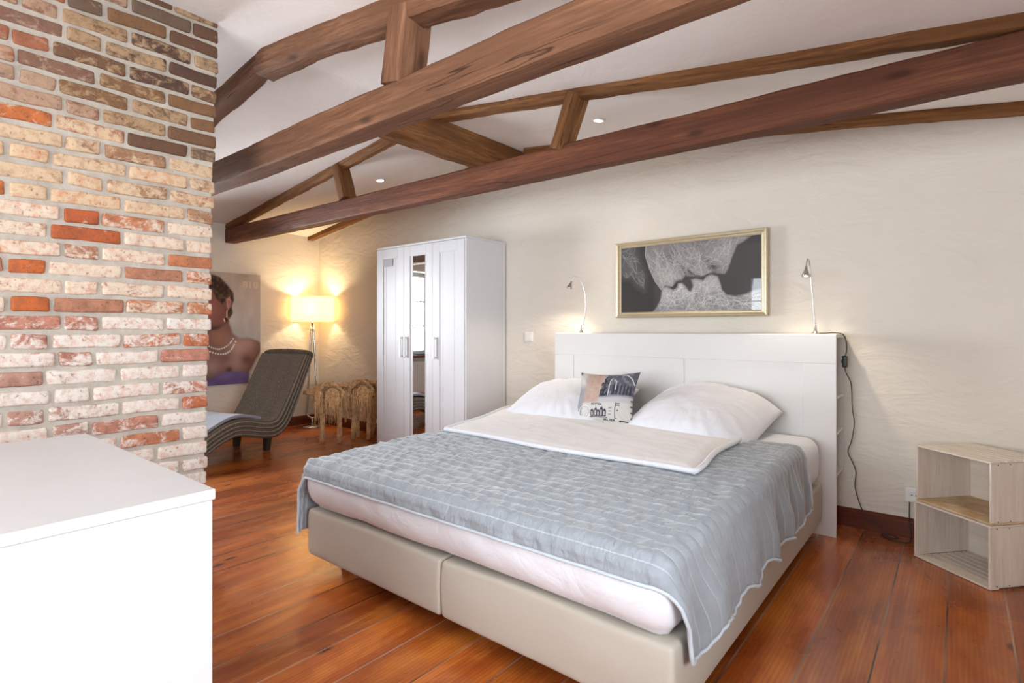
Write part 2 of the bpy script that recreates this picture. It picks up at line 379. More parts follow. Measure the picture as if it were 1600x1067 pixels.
def quilt_mat():
    m, nt, b = newmat('grey_blue_quilted_velvet'); v = coords(nt)
    uvv = coords(nt, 'UV'); sp = N(nt, 'ShaderNodeSeparateXYZ'); L(nt, uvv, sp.inputs[0])
    fr = math_(nt, 'FRACT', math_(nt, 'DIVIDE', sp.outputs[1], 0.058)); e = math_(nt, 'MINIMUM', fr, math_(nt, 'SUBTRACT', 1.0, fr))
    c = mix(nt, noise(nt, v, 14.0, 4, 0.6), (0.245, 0.275, 0.305), (0.32, 0.35, 0.38))
    c = mix(nt, ramp(nt, e, [(0.015, (0.75,)*3), (0.05, (0, 0, 0))]), c, (0.46, 0.49, 0.52))
    L(nt, c, b.inputs['Base Color']); b.inputs['Roughness'].default_value = 0.75
    b.inputs['Sheen Weight'].default_value = 0.45; b.inputs['Sheen Roughness'].default_value = 0.35; b.inputs['Specular IOR Level'].default_value = 0.25
    n1 = bump(nt, b, noise(nt, coords(nt, 'UV', (46, 20, 1), (0, 0, -0.5)), 1.0, 3, 0.55, 0.8), 0.6, 0.010)
    mr = N(nt, 'ShaderNodeMapRange'); mr.inputs['From Min'].default_value = 2.32; mr.inputs['From Max'].default_value = 2.46; mr.inputs['To Min'].default_value = 1.0; mr.inputs['To Max'].default_value = 0.12
    L(nt, sp.outputs[0], mr.inputs[0]); L(nt, math_(nt, 'MULTIPLY', mr.outputs[0], 0.85), n1.node.inputs['Strength'])
    bump(nt, b, noise(nt, v, 260.0, 2), 0.12, 0.002, n1)
    return m
M_quilt = quilt_mat()
def print_mat(name, rough=0.8, spec=0.2):
    m, nt, b = newmat(name); a = N(nt, 'ShaderNodeAttribute', _attribute_name='print')
    L(nt, a.outputs['Color'], b.inputs['Base Color']); b.inputs['Roughness'].default_value = rough; b.inputs['Specular IOR Level'].default_value = spec
    return m
M_print = print_mat('printed_cushion_cloth', 0.85); M_canvas = print_mat('painted_canvas', 0.75); M_photo = print_mat('photo_print_behind_glass', 0.5)
nt = M_photo.node_tree; b = nt.nodes['Principled BSDF']; b.inputs['Coat Weight'].default_value = 0.8; b.inputs['Coat Roughness'].default_value = 0.02
def gold_mat():
    m, nt, b = newmat('champagne_gilt_frame'); v = coords(nt, 'Object', (3, 30, 30))
    c = mix(nt, noise(nt, v, 2.0, 4), (0.50, 0.40, 0.24), (0.68, 0.60, 0.44)); L(nt, c, b.inputs['Base Color'])
    b.inputs['Metallic'].default_value = 0.55; b.inputs['Roughness'].default_value = 0.38; return m
M_gold = gold_mat()
def wicker_mat():
    m, nt, b = newmat('dark_woven_wicker'); uvv = coords(nt, 'UV')
    sp = N(nt, 'ShaderNodeSeparateXYZ'); L(nt, uvv, sp.inputs[0])
    s1 = math_(nt, 'SINE', math_(nt, 'MULTIPLY', sp.outputs[0], 2*math.pi/0.018))
    s2 = math_(nt, 'SINE', math_(nt, 'MULTIPLY', sp.outputs[1], 2*math.pi/0.013))
    w = math_(nt, 'ADD', math_(nt, 'MULTIPLY', math_(nt, 'MULTIPLY', s1, s2), 0.5), 0.5)
    n = noise(nt, coords(nt, 'UV', (60, 60, 1)), 1.0, 3)
    c = ramp(nt, math_(nt, 'ADD', math_(nt, 'MULTIPLY', w, 0.5), math_(nt, 'MULTIPLY', n, 0.5)), [(0.25, (0.060, 0.047, 0.036)), (0.55, (0.215, 0.172, 0.132)), (0.80, (0.52, 0.43, 0.34))])
    rib = math_(nt, 'ADD', math_(nt, 'MULTIPLY', math_(nt, 'COSINE', math_(nt, 'MULTIPLY', math_(nt, 'ADD', sp.outputs[0], 0.31), 2*math.pi/0.018)), 0.5), 0.5)
    c = mix(nt, ramp(nt, rib, [(0.0, (0.85,)*3), (0.55, (0, 0, 0))]), c, (0.022, 0.016, 0.012))  # shade in the grooves between ribs, darkened into the colour
    L(nt, c, b.inputs['Base Color']); b.inputs['Roughness'].default_value = 0.55
    bump(nt, b, w, 0.8, 0.004); return m
M_wicker = wicker_mat()
def twig_mat(name, d, l):
    m, nt, b = newmat(name); v = coords(nt)
    c = ramp(nt, noise(nt, v, 30.0, 4, 0.7), [(0.3, d), (0.7, l)]); L(nt, c, b.inputs['Base Color']); b.inputs['Roughness'].default_value = 0.8
    return m
M_twig = twig_mat('dry_vine_twigs', (0.40, 0.21, 0.08), (0.95, 0.66, 0.36)); M_core = twig_mat('gap_shaded_twig_core', (0.13, 0.075, 0.04), (0.34, 0.21, 0.11))  # core coloured darker than the twigs, as shade in the gaps between them
M_yellow = twig_mat('yellow_straw', (0.45, 0.25, 0.04), (0.75, 0.48, 0.10))
def shade_mat():
    m = bpy.data.materials.new('cream_lamp_shade_fabric'); m.use_nodes = True; nt = m.node_tree; nt.nodes.clear()
    o = N(nt, 'ShaderNodeOutputMaterial'); d = N(nt, 'ShaderNodeBsdfDiffuse', Color=(0.85, 0.78, 0.62, 1)); t = N(nt, 'ShaderNodeBsdfTranslucent', Color=(0.95, 0.80, 0.52, 1))
    mx = N(nt, 'ShaderNodeMixShader', Fac=0.55); e = N(nt, 'ShaderNodeEmission', Color=(1.0, 0.72, 0.36, 1), Strength=0.55); ad = N(nt, 'ShaderNodeAddShader')
    L(nt, d.outputs[0], mx.inputs[1]); L(nt, t.outputs[0], mx.inputs[2]); L(nt, mx.outputs[0], ad.inputs[0]); L(nt, e.outputs[0], ad.inputs[1]); L(nt, ad.outputs[0], o.inputs[0])
    return m
M_shade = shade_mat()
M_bulb = plain('glowing_lamp_lens', (1, 0.9, 0.75), 0.3, emit=(1.0, 0.86, 0.66), estr=9.0)
M_label = plain('grey_paper_sticker', (0.47, 0.46, 0.48), 0.6)
# ================================================================== THE ROOM
def roofz(x): return 2.66 - (0.125 * (-2.9 - x) if x < -2.9 else 0.137 * (x + 2.9))
def wall_with_hole(name, axis, pos, thick, a0, a1, z1a, z1b, holes, mat):
    """wall in plane axis=pos, built outwards; a along the other axis; top may slope; holes (a0,a1,z0,z1)"""
    mb = MB(); cuts = sorted(set([a0, a1] + [q for h in holes for q in h[:2]]))
    top = lambda a: z1a + (z1b - z1a) * (a - a0) / (a1 - a0)
    for i in range(len(cuts)-1):
        c0, c1 = cuts[i], cuts[i+1]; hs = [h for h in holes if h[0] <= c0 + 1e-6 and h[1] >= c1 - 1e-6]
        spans = [(-0.02, None)] if not hs else [(-0.02, hs[0][2]), (hs[0][3], None)]
        for (z0, z1) in spans:
            t0 = top(c0) if z1 is None else z1; t1 = top(c1) if z1 is None else z1
            if axis == 'x':
                vs = [(pos,c0,z0),(pos,c1,z0),(pos+thick,c1,z0),(pos+thick,c0,z0),(pos,c0,t0),(pos,c1,t1),(pos+thick,c1,t1),(pos+thick,c0,t0)]
            else:
                vs = [(c0,pos,z0),(c1,pos,z0),(c1,pos+thick,z0),(c0,pos+thick,z0),(c0,pos,t0),(c1,pos,t1),(c1,pos+thick,t1),(c0,pos+thick,t0)]
            mb.add(vs, [(0,3,2,1),(4,5,6,7),(0,1,5,4),(1,2,6,5),(2,3,7,6),(3,0,4,7)])
    bm = bmesh.new(); me = bpy.data.meshes.new(name); me.from_pydata(mb.v, [], mb.f); bm.from_mesh(me)
    bmesh.ops.recalc_face_normals(bm, faces=bm.faces); bm.to_mesh(me); bm.free()
    return tag(link_mesh(name, me, mat), kind='structure')
def gable(name, y, thick, mat, holes=()):
    # gable wall: lower rectangle with holes plus the triangle above
    o = wall_with_hole(name, 'y', y, thick, XL - 0.35, XR + 0.3, 2.05, 2.05, list(holes), mat)
    me = o.data; bm = bmesh.new(); bm.from_mesh(me)
    prof = [(XL-0.35, 2.05), (XR+0.3, 2.05), (XR+0.3, roofz(XR+0.3)+0.06), (-2.9, 2.73), (XL-0.35, roofz(XL-0.35)+0.06)]
    a = [bm.verts.new((x, y, z)) for x, z in prof]; c = [bm.verts.new((x, y+thick, z)) for x, z in prof]
    bm.faces.new(a); bm.faces.new(list(reversed(c)))
    for i in range(5): bm.faces.new((a[i], c[i], c[(i+1) % 5], a[(i+1) % 5]))
    bmesh.ops.recalc_face_normals(bm, faces=bm.faces); bm.to_mesh(me); bm.free(); return o
mb = MB(); mb.box((XL-0.35, YF-0.35, -0.12), (XR+0.3, YB+0.3, 0.0))
tag(mb.build('floor', M_floor), kind='structure')
gable('wall_back', YB, 0.30, M_wall)
gable('wall_front', YF-0.30, 0.30, M_wall, [(-2.7, 0.3, 0.8, 2.02)])
wall_with_hole('wall_left', 'x', XL-0.35, 0.35, YF, YB, 2.36, 2.36, [(0.70, 1.90, 0.76, 1.98)], M_wall)
wall_with_hole('wall_right', 'x', XR, 0.30, YF, YB, 2.22, 2.22, [(-0.75, 1.25, 0.8, 2.02)], M_wall)
# ceiling: two pitched planes, slightly uneven plaster, with real thickness
xs = np.concatenate([np.linspace(XL-0.1, -2.9, 54), np.linspace(-2.9, XR+0.1, 68)[1:]]); ys = np.linspace(YF-0.1, YB+0.1, 90)
GX, GY = np.meshgrid(xs, ys, indexing='ij'); GZ = np.vectorize(roofz)(GX)
GZ = GZ + 0.012*fbm(GX*1.3, GY*1.3, 0, 5) - 0.006*np.exp(-((GX+2.9)/0.15)**2)
ce = grid('ceiling', np.stack([GX, GY, GZ], -1), M_ceil, flip=True); tag(ce, kind='structure')
sd = ce.modifiers.new('thickness', 'SOLIDIFY'); sd.thickness = 0.10; sd.offset = -1.0

def window(n, axis, pos, dirn, a0, a1, z0, z1, nm, sill=True):
    """frame in plane axis=pos (dirn = outward sign)"""
    fr = MB(); t = 0.055; d = 0.06
    def bx(mb, p0, p1, q0, q1, o0=0.0, o1=d):
        x0, x1 = sorted((pos + dirn*o0, pos + dirn*o1))
        if axis == 'x': mb.box((x0, p0, q0), (x1, p1, q1))
        else: mb.box((p0, x0, q0), (p1, x1, q1))
    bx(fr, a0, a1, z0, z0+t); bx(fr, a0, a1, z1-t, z1); bx(fr, a0, a0+t, z0+t, z1-t); bx(fr, a1-t, a1, z0+t, z1-t)
    cs = [a0 + (a1-a0)*k/nm for k in range(1, nm)]
    for c in cs: bx(fr, c-0.045, c+0.045, z0+t, z1-t)
    o = tag(fr.build('window_%d' % n, M_white, bevel=0.006), kind='structure')
    edges = [a0+t] + [q for c in cs for q in (c-0.045, c+0.045)] + [a1-t]
    for k in range(0, len(edges), 2):
        mu = MB()
        for j in (1, 2):
            z = z0+t + (z1-z0-2*t)*j/3; bx(mu, edges[k], edges[k+1], z-0.012, z+0.012, 0.015, 0.045)
        if edges[k+1]-edges[k] > 0.3:
            c = 0.5*(edges[k]+edges[k+1]); bx(mu, c-0.012, c+0.012, z0+t, z1-t, 0.015, 0.045)
        mu.build('glazing_bars', M_white, o)
        pa = MB(); bx(pa, edges[k]-0.005, edges[k+1]+0.005, z0+t-0.005, z1-t+0.005, 0.028, 0.033); pa.build('pane', M_glass, o)
    if sill:
        sb = MB(); bx(sb, a0-0.04, a1+0.04, z0-0.035, z0, -0.30 if axis == 'x' and dirn < 0 else -0.22, 0.0); sb.build('window_sill', M_base, o, bevel=0.006)
    return o
window(1, 'x', XL-0.24, -1, 0.70, 1.90, 0.76, 1.98, 1)
window(2, 'x', XR+0.16, 1, -0.75, 1.25, 0.8, 2.02, 2)
window(3, 'y', YF-0.16, -1, -2.7, 0.3, 0.8, 2.02, 3)

def skirting(name, axis, pos, a0, a1, sgn):
    prof = [(0, 0), (0.022, 0), (0.022, 0.072), (0.017, 0.080), (0.017, 0.090), (0.010, 0.100), (0.006, 0.105), (0, 0.105)]
    L0 = a1 - a0; vs = []; n = len(prof)
    for a in (0, L0):
        for (d, z) in prof: vs.append((a, d, z))
    fs = [(i, (i+1) % n, n+(i+1) % n, n+i) for i in range(n)] + [tuple(reversed(range(n))), tuple(range(n, 2*n))]
    me = bpy.data.meshes.new(name); me.from_pydata(vs, [], fs); o = link_mesh(name, me, M_base)
    if axis == 'y': o.location = (a1, pos, 0); o.rotation_euler = (0, 0, math.pi)
    else: o.location = (pos, a1 if sgn > 0 else a0, 0); o.rotation_euler = (0, 0, -math.pi/2 if sgn > 0 else math.pi/2)
    return tag(o, kind='structure')
skirting('baseboard_back', 'y', YB, XL, XR, -1)
skirting('baseboard_left', 'x', XL, YF, YB, 1)
skirting('baseboard_right', 'x', XR, YF, YB, -1)

# ================================================================== ROOF TIMBERS
def beam(name, path, w, h, mat, seed=0, amp=0.006, waney=0.0, step=0.06, tw=0.0, hs=None):
    """hewn timber along a polyline path (centre line); w across, h upright; object's X runs along it"""
    pts = [Vector(p) for p in path]; p0, p1 = pts[0], pts[-1]; ax = (p1-p0).normalized()
    up = Vector((0, 0, 1)); 
    if abs(ax.z) > 0.9: up = Vector((0, 1, 0))
    sy = up.cross(ax).normalized(); sz = ax.cross(sy).normalized()
    M = Matrix((ax, sy, sz)).transposed().to_4x4(); M.translation = p0; Mi = M.inverted()
    loc = [Mi @ p for p in pts]; Lx = loc[-1].x; n = max(3, int(Lx/step))
    xs = np.linspace(0, Lx, n+1); cy = np.interp(xs, [q.x for q in loc], [q.y for q in loc]); cz = np.interp(xs, [q.x for q in loc], [q.z for q in loc])
    hh = np.interp(xs, [q.x for q in loc], hs) if hs else np.full_like(xs, h)
    c = 0.012; sec = []
    m_ = 5
    for k in range(m_): sec.append((-0.5 + (k+0.5)/m_*0.86 + 0.07*0, -0.5))
    prof = []
    q = [(-1, -1), (1, -1), (1, 1), (-1, 1)]
    for i in range(4):
        a = np.array(q[i], float); b_ = np.array(q[(i+1) % 4], float)
        for t in (0.06, 0.28, 0.5, 0.72, 0.94): prof.append(a + (b_-a)*t)
    prof = np.array(prof); P = np.zeros((len(prof), n+1, 3))
    for j, (a, b_) in enumerate(prof):
        y = a*w/2; z = b_*hh/2
        d = amp*fbm(xs*2.2 + seed*7.3, a*1.2+seed, b_*1.2, seed, 3) + amp*0.5*vn(xs*14, a*2, b_*2+seed, seed+3)
        cut = 1.0
        if waney > 0 and abs(abs(a)-1) < 0.13 and abs(abs(b_)-1) < 0.13:
            cut = 1 - waney*np.clip(0.5+0.9*vn(xs*1.1+seed, np.sign(a)*3, np.sign(b_)*5, seed+9), 0, 1)
        P[j, :, 0] = xs; P[j, :, 1] = cy + y*cut + a*d; P[j, :, 2] = cz + z*cut + b_*d
    o = grid(name, P, mat, wrap_u=True, flip=True)
    bm = bmesh.new(); bm.from_mesh(o.data); bmesh.ops.holes_fill(bm, edges=[e for e in bm.edges if e.is_boundary], sides=0)
    bmesh.ops.recalc_face_normals(bm, faces=bm.faces)
    for e in bm.edges:
        if len(e.link_faces) == 2 and e.calc_face_angle(0) > 0.45: e.smooth = False
    for fc in bm.faces: fc.smooth = True
    bm.to_mesh(o.data); bm.free()
    o.matrix_world = M
    return o
G_tie = 'tie beams spanning the room'; G_raf = 'rafters set into the sloping ceiling'; G_post = 'short posts between tie beams and rafters'
tag(beam('tie_beam', [(XL-0.05, 1.488, 2.089), (XR+0.05, 1.488, 2.089)], 0.125, 0.150, M_beam, 1, 0.0035, 0.06),
    'thick rough brown tie beam nearest the viewer, crossing the top of the picture', 'beam', G_tie)
tag(beam('tie_beam', [(XL-0.05, 2.645, 2.142), (XR+0.05, 2.645, 2.095)], 0.105, 0.155, M_tie, 2, 0.0025, 0.02),
    'long smooth red-brown tie beam running above wardrobe and bed to the right edge', 'beam', G_tie)
def ln(x, dz): return roofz(x) - dz
r = [(x, 1.488, ln(x, 0.045) + (0.02 if x > -4.5 else 0)) for x in (XL-0.05, -5.0, -4.0, -3.43, -2.93)]
tag(beam('rafter', r, 0.125, 0.15, M_beam, 3, 0.009, 0.2), 'steep brown rafter emerging from behind the brick pillar at upper left', 'rafter', G_raf)
r = [(x, 1.488, ln(x, 0.040) + 0.005) for x in (-3.0, -2.4, -1.7, -0.8, XR+0.05)]
tag(beam('rafter', r, 0.125, 0.15, M_beam, 4, 0.009, 0.2), 'thick brown rafter above the large post at the top edge', 'rafter', G_raf)
r = [(x, 2.645, ln(x, 0.015)) for x in (XL-0.03, -5.0, -4.05, -3.4, -2.95)]
tag(beam('rafter', r, 0.10, 0.085, M_raft, 5, 0.008, 0.25), 'thin rafter climbing left to right above the far end of the smooth tie beam', 'rafter', G_raf)
r = [(x, 2.645, ln(x, 0.012)) for x in (-2.85, -2.2, -1.656, -0.7, 0.2, XR+0.05)]
tag(beam('rafter', r, 0.10, 0.082, M_raft, 6, 0.008, 0.25), 'long thin wavy rafter descending to the right over the smooth tie beam', 'rafter', G_raf)
r = [(x, 3.60, ln(x, 0.012)) for x in (XL-0.03, -5.0, -4.0, -2.98)]
tag(beam('rafter', r, 0.09, 0.075, M_raft, 7, 0.006, 0.25), 'short thin rafter along the back wall above the floor lamp corner', 'rafter', G_raf)
r = [(x, 3.62, ln(x, 0.010)) for x in (-2.80, -1.8, -0.9, 0.2, XR+0.05)]
tag(beam('rafter', r, 0.10, 0.075, M_raft, 8, 0.006, 0.25), 'thin wavy rafter where ceiling meets the back wall, below the smooth tie beam at right', 'rafter', G_raf)
tag(beam('ridge_beam', [(-2.965, 2.27, 2.545), (-2.965, YB+0.02, 2.545)], 0.17, 0.225, M_raft, 9, 0.006, 0.10),
    'heavy brown ridge beam running back to the wall under the roof peak', 'beam')
def post(x0, x1, y, z0, z1, w, d, mat, seed, label, q=0.0):
    # leaning post, slightly wider at the foot
    return tag(beam('post', [(x0, y, z0), (x1, y, z1)], d, w, mat, seed, 0.005, 0.08), label, 'post', G_post)
post(-1.815, -1.765, 1.488, 2.155, 2.455, 0.145, 0.12, M_beam, 11, 'big brown post standing on the thick tie beam nearest the viewer')
post(-3.925, -4.03, 2.645, 2.21, 2.50, 0.13, 0.085, M_raft, 12, 'small brown post on the smooth tie beam, left of the ridge beam')
post(-1.80, -1.685, 2.645, 2.175, 2.47, 0.13, 0.095, M_raft, 13, 'slanted brown post on the smooth tie beam, right of the ridge beam')

def downlight(x, y, label):
    o = thing('ceiling_spotlight', (x, y, roofz(x)-0.004), label, 'spotlight', 'recessed spots in the ceiling')
    o.rotation_euler = (0, math.atan(0.137) if x > -2.9 else -math.atan(0.125), 0)
    mb = MB(); mb.lathe([(0.030, 0.0), (0.031, -0.006), (0.042, -0.007), (0.047, -0.003), (0.047, 0.012), (0.030, 0.012)], n=28); mb.build('rim', M_plastic, o, smooth=True)
    mb = MB(); mb.lathe([(0.001, -0.003), (0.030, -0.003), (0.030, 0.010), (0.001, 0.010)], n=24); mb.build('lens', M_bulb, o, smooth=True)
    spot('spot_lamp', (x, y, roofz(x)-0.03), (x, y, 0), 6, (1.0, 0.83, 0.62), 110, 0.8, 0.03)
downlight(-1.837, 3.14, 'lit recessed ceiling spot right of the slanted post, above the picture')
downlight(-4.116, 3.119, 'lit recessed ceiling spot above the wardrobe, left of the ridge beam')

# ================================================================== BRICK PILLAR
def brick_pillar():
    X0 = -2.85; vs = []; fs = []; fire = []; lime = []
    rnd = random.Random(4)
    def corner(z): return 1.123 + 0.06*(z-0.4)/2.24
    def brick(ya, yb, za, zb, xa, xb, fc, lc, amt):
        """rounded worn brick"""
        sx, sy, sz = (xb-xa), (yb-ya), (zb-za); c = np.array([(xa+xb)/2, (ya+yb)/2, (za+zb)/2]); h = np.array([sx, sy, sz])/2
        nx, ny, nz = 2, max(4, int(sy/0.022)), 4; r = 0.010; V = {}; loc = []; fl = []
        def tk(n, hh): 
            t = list(np.linspace(-hh+r, hh-r, max(2, n-1))); return [-hh, -hh+r*0.35] + t + [hh-r*0.35, hh]
        T = [tk(nx, h[0]), tk(ny, h[1]), tk(nz, h[2])]
        def vid(p):
            k = tuple(round(float(q), 5) for q in p)
            if k not in V: V[k] = len(loc); loc.append(p)
            return V[k]
        for ax, sg in ((0, 1), (1, 1), (1, -1), (2, 1), (2, -1)):
            b, cc = (ax+1) % 3, (ax+2) % 3
            for i in range(len(T[b])-1):
                for j in range(len(T[cc])-1):
                    q = []
                    for (ii, jj) in ((i, j), (i+1, j), (i+1, j+1), (i, j+1)):
                        p = [0, 0, 0]; p[ax] = sg*h[ax]; p[b] = T[b][ii]; p[cc] = T[cc][jj]; q.append(vid(tuple(p)))
                    fl.append(tuple(q) if sg > 0 else tuple(reversed(q)))
        P = np.array(loc); q = np.clip(P, -(h-r), h-r); d = P-q; Ln = np.linalg.norm(d, axis=1, keepdims=True); Ln[Ln < 1e-9] = 1
        m = (np.abs(d) > 1e-9).any(axis=1, keepdims=True); P = np.where(m, q+d/Ln*r, P); W_ = P + c
        s = rnd.randint(0, 9999)
        P[:, 0] += 0.0045*fbm(W_[:, 1]*16, W_[:, 2]*16, 0, s); P[:, 2] += 0.0035*vn(W_[:, 1]*13, W_[:, 2]*4, 0, s+1); P[:, 1] += 0.004*vn(W_[:, 1]*4, W_[:, 2]*20, 0, s+2)
        t = rnd.uniform(-0.006, 0.006); P[:, 2] += t*P[:, 1]/max(h[1], .05)*0.5
        P += c; b0 = len(vs); vs.extend(P.tolist()); fs.extend([tuple(b0+i for i in f) for f in fl])
        fire.extend([fc]*len(P)); lime.extend([(*lc, amt)]*len(P))
    def palette(y, z):
        u = rnd.random()
        dark = z > 1.93 and y > 0.66 - (z-2.0)*0.30
        if dark and u < 0.9:
            return rnd.choice([(0.115, 0.062, 0.038), (0.15, 0.080, 0.045), (0.080, 0.046, 0.034), (0.19, 0.10, 0.048), (0.13, 0.09, 0.062)]), (0.36, 0.24, 0.14), rnd.choice([0.0, 0.1, 0.4, 0.65])
        if z > 2.0: return rnd.choice([(0.25, 0.115, 0.07), (0.28, 0.14, 0.09), (0.34, 0.125, 0.065), (0.21, 0.115, 0.08)]), (0.38, 0.25, 0.17), rnd.choice([0.3, 0.6, 0.8])
        if z > 1.62:
            f = rnd.choice([(0.45, 0.13, 0.05), (0.33, 0.18, 0.10), (0.38, 0.16, 0.09), (0.24, 0.14, 0.09) if y > 0.75 else (0.48, 0.14, 0.045)])
            return f, (0.56, 0.41, 0.27), rnd.choice([0.35, 0.6, 0.8, 1.0])
        if z > 1.2:
            f = rnd.choice([(0.47, 0.12, 0.035), (0.46, 0.17, 0.08), (0.40, 0.18, 0.11), (0.42, 0.10, 0.035)])
            return f, (0.62, 0.51, 0.40), rnd.choice([0.1, 0.5, 0.75, 0.9, 1.05, 1.1])
        f = rnd.choice([(0.50, 0.19, 0.10), (0.46, 0.20, 0.14), (0.47, 0.14, 0.06), (0.40, 0.22, 0.17)])
        return f, (0.64, 0.575, 0.51), rnd.choice([0.15, 0.35, 0.55, 0.75, 0.85, 0.95, 1.05, 1.1])
    row = 0; z = 0.012; ch = 0.0748
    while z < 2.66:
        zt = z + ch - 0.014; yc = corner(z) + rnd.uniform(-0.006, 0.006); y = yc
        first = 0.112 if row % 2 == 0 else rnd.choice([0.195, 0.21])
        wid = first; k = 0
        while y > -0.75:
            ya = y - wid
            fc, lc, amt = palette(y-wid/2, z)
            px = rnd.uniform(-0.003, 0.004)
            brick(ya, y, z + rnd.uniform(0, 0.003), zt - rnd.uniform(0, 0.003), X0-0.09, X0+px, fc, lc, amt)
            y = ya - rnd.uniform(0.011, 0.016)
            k += 1
            wid = rnd.choice([0.235, 0.24, 0.23, 0.24, 0.25]) if not (k % 3 == (2 if row % 2 else 0) and rnd.random() < 0.8) else rnd.choice([0.112, 0.118])
        # the end face (turned to the back wall): headers and stretchers of the return
        x = X0 - 0.104 - (0.10 if row % 2 else 0.0)
        while x > -3.52:
            w2 = 0.235 if rnd.random() < 0.8 else 0.112
            fc, lc, amt = palette(yc, z); xa = max(x - w2, -3.55)
            brick(yc-0.09, yc, z, zt, xa, x, fc, lc, amt)
            x -= w2 + 0.013
        if row % 2: 
            fc, lc, amt = palette(yc, z); brick(yc-0.09, yc, z, zt, X0-0.19, X0-0.104, fc, lc, amt)
        z += ch; row += 1
    nb = len(fs)
    # mortar body behind the brick faces
    b0 = len(vs); m0 = 0.010
    ny_, nz_ = 60, 90
    def addgrid(Pn, flip=False):
        b0 = len(vs); nu, nv = Pn.shape[:2]; vs.extend(Pn.reshape(-1, 3).tolist())
        for i in range(nu-1):
            for j in range(nv-1):
                q = (b0+i*nv+j, b0+(i+1)*nv+j, b0+(i+1)*nv+j+1, b0+i*nv+j+1); fs.append(q if not flip else tuple(reversed(q)))
        fire.extend([(0.4,)*3]*nu*nv); lime.extend([(0.4, 0.4, 0.4, 0)]*nu*nv)
    t = np.linspace(0, 1, ny_); zz = np.linspace(0, 2.75, nz_); T, Z_ = np.meshgrid(t, zz, indexing='ij')
    yc = corner(Z_) - m0; Yg = -0.75 + (yc+0.75)*T
    addgrid(np.stack([X0-0.009+0.003*fbm(Yg*20, Z_*20, 0, 8), Yg, Z_], -1))
    t = np.linspace(0, 1, 30); T, Z_ = np.meshgrid(t, zz, indexing='ij'); Xg = X0-0.009 - T*0.69
    addgrid(np.stack([Xg, corner(Z_)-m0+0.002*fbm(Xg*20, Z_*20, 0, 9), Z_], -1))
    # plain back and near sides
    q = len(vs); vs.extend([(-3.549, -0.75, 0), (-3.549, -0.75, 2.75), (-3.549, 1.115, 0), (-3.549, 1.175, 2.75), (X0-0.009, -0.75, 0), (X0-0.009, -0.75, 2.75)])
    fs.extend([(q, q+1, q+3, q+2), (q, q+4, q+5, q+1)]); fire.extend([(0.4,)*3]*6); lime.extend([(0.4, 0.4, 0.4, 0)]*6)
    me = bpy.data.meshes.new('brick_pillar'); me.from_pydata(vs, [], fs)
    o = link_mesh('brick_pillar', me, [M_brick, M_mortar], None, True)
    me.polygons.foreach_set('material_index', [0]*nb + [1]*(len(fs)-nb))
    a = me.color_attributes.new('fired', 'FLOAT_COLOR', 'POINT'); a.data.foreach_set('color', np.hstack([np.array(fire), np.ones((len(vs), 1))]).ravel())
    a = me.color_attributes.new('lime', 'FLOAT_COLOR', 'POINT'); a.data.foreach_set('color', np.array(lime).ravel())
    me.update()
    return tag(o, 'exposed old brick pillar with patchy whitewash, filling the left of the picture', 'pillar')
brick_pillar()
# ================================================================== BED
BX0, BX1, BY0, BY1 = -2.375, -0.585, 1.385, 3.395
bed = thing('box_spring_bed', ((BX0+BX1)/2, (BY0+BY1)/2, 0), 'wide beige upholstered box spring bed base made of two halves', 'bed')
def base_box(xa, xb, seed):
    cx, cy = (xa+xb)/2-(BX0+BX1)/2, 0
    def fn(P):
        X, Y, Z = P.T
        P = P.copy(); e = np.abs(Y) > (BY1-BY0)/2-0.02
        P[:, 1] += np.where(Y < 0, -0.006*np.cos(Z/0.21*math.pi)*np.cos(X*1.6) - 0.003*fbm(X*5, Z*14, 0, seed), 0)
        P[:, 0] += 0.004*np.sign(X)*np.cos(Z/0.21*math.pi)*(np.abs(X) > 0.4)
        P[:, 2] += 0.004*np.sin(X*9+seed)*(Z > 0.05)
        return P
    o = rbox('base_box', (xb-xa, BY1-BY0, 0.215), 0.016, 0.035, M_beige, bed, fn, (cx, cy, 0.190))
    for sx in (-1, 1):
        for y in (-0.86, 0.0, 0.86):
            mb = MB(); px = cx + sx*0.355
            mb.lathe([(0.018, 0.0), (0.024, 0.006), (0.027, 0.03), (0.021, 0.05), (0.030, 0.075), (0.030, 0.088)], (px, y, 0.0), 16)
            mb.build('foot', M_feet, o, smooth=True)
    return o
xm = -1.474
base_box(BX0, xm-0.003, 1); base_box(xm+0.003, BX1, 2)
# mattress under a white fitted sheet
def mfn(P):
    X, Y, Z = P[:, 0].copy(), P[:, 1].copy(), P[:, 2].copy(); P = P.copy()
    top = (Z+0.115)/0.23
    P[:, 2] += top*(0.018*(Y/1.0)) + 0.004*fbm(X*3, Y*3, 0, 4)*top
    side = 1-np.abs(Z/0.115)**2
    fr = (Y < -0.95)
    P[:, 1] += np.where(fr, -0.020*side + 0.010*fbm(X*4, Z*6+X*3, 0, 6)*(1-top*0.4), 0)
    P[:, 1] += np.where(Y < -0.9, 0.02*np.clip(-Z/0.115, 0, 1), 0)
    sd_ = (np.abs(X) > 0.84); P[:, 0] += np.where(sd_, np.sign(X)*(0.008*side + 0.006*fbm(Y*14, Z*3, 0, 7)), 0)
    P[:, 2] += np.where((Z < -0.10), 0.012*(np.cos(X*2.2)) - 0.006, 0)
    return P
mt = rbox('mattress', (1.775, 2.0, 0.235), 0.062, 0.03, M_linen, None, mfn, (0, 0, 0)); mt.location = (-1.482, 2.378, 0.417)
tag(mt, 'thick mattress in a white fitted sheet on the beige box spring base', 'mattress')

def mat_top(y): return 0.5345 + 0.018*(y-2.378)
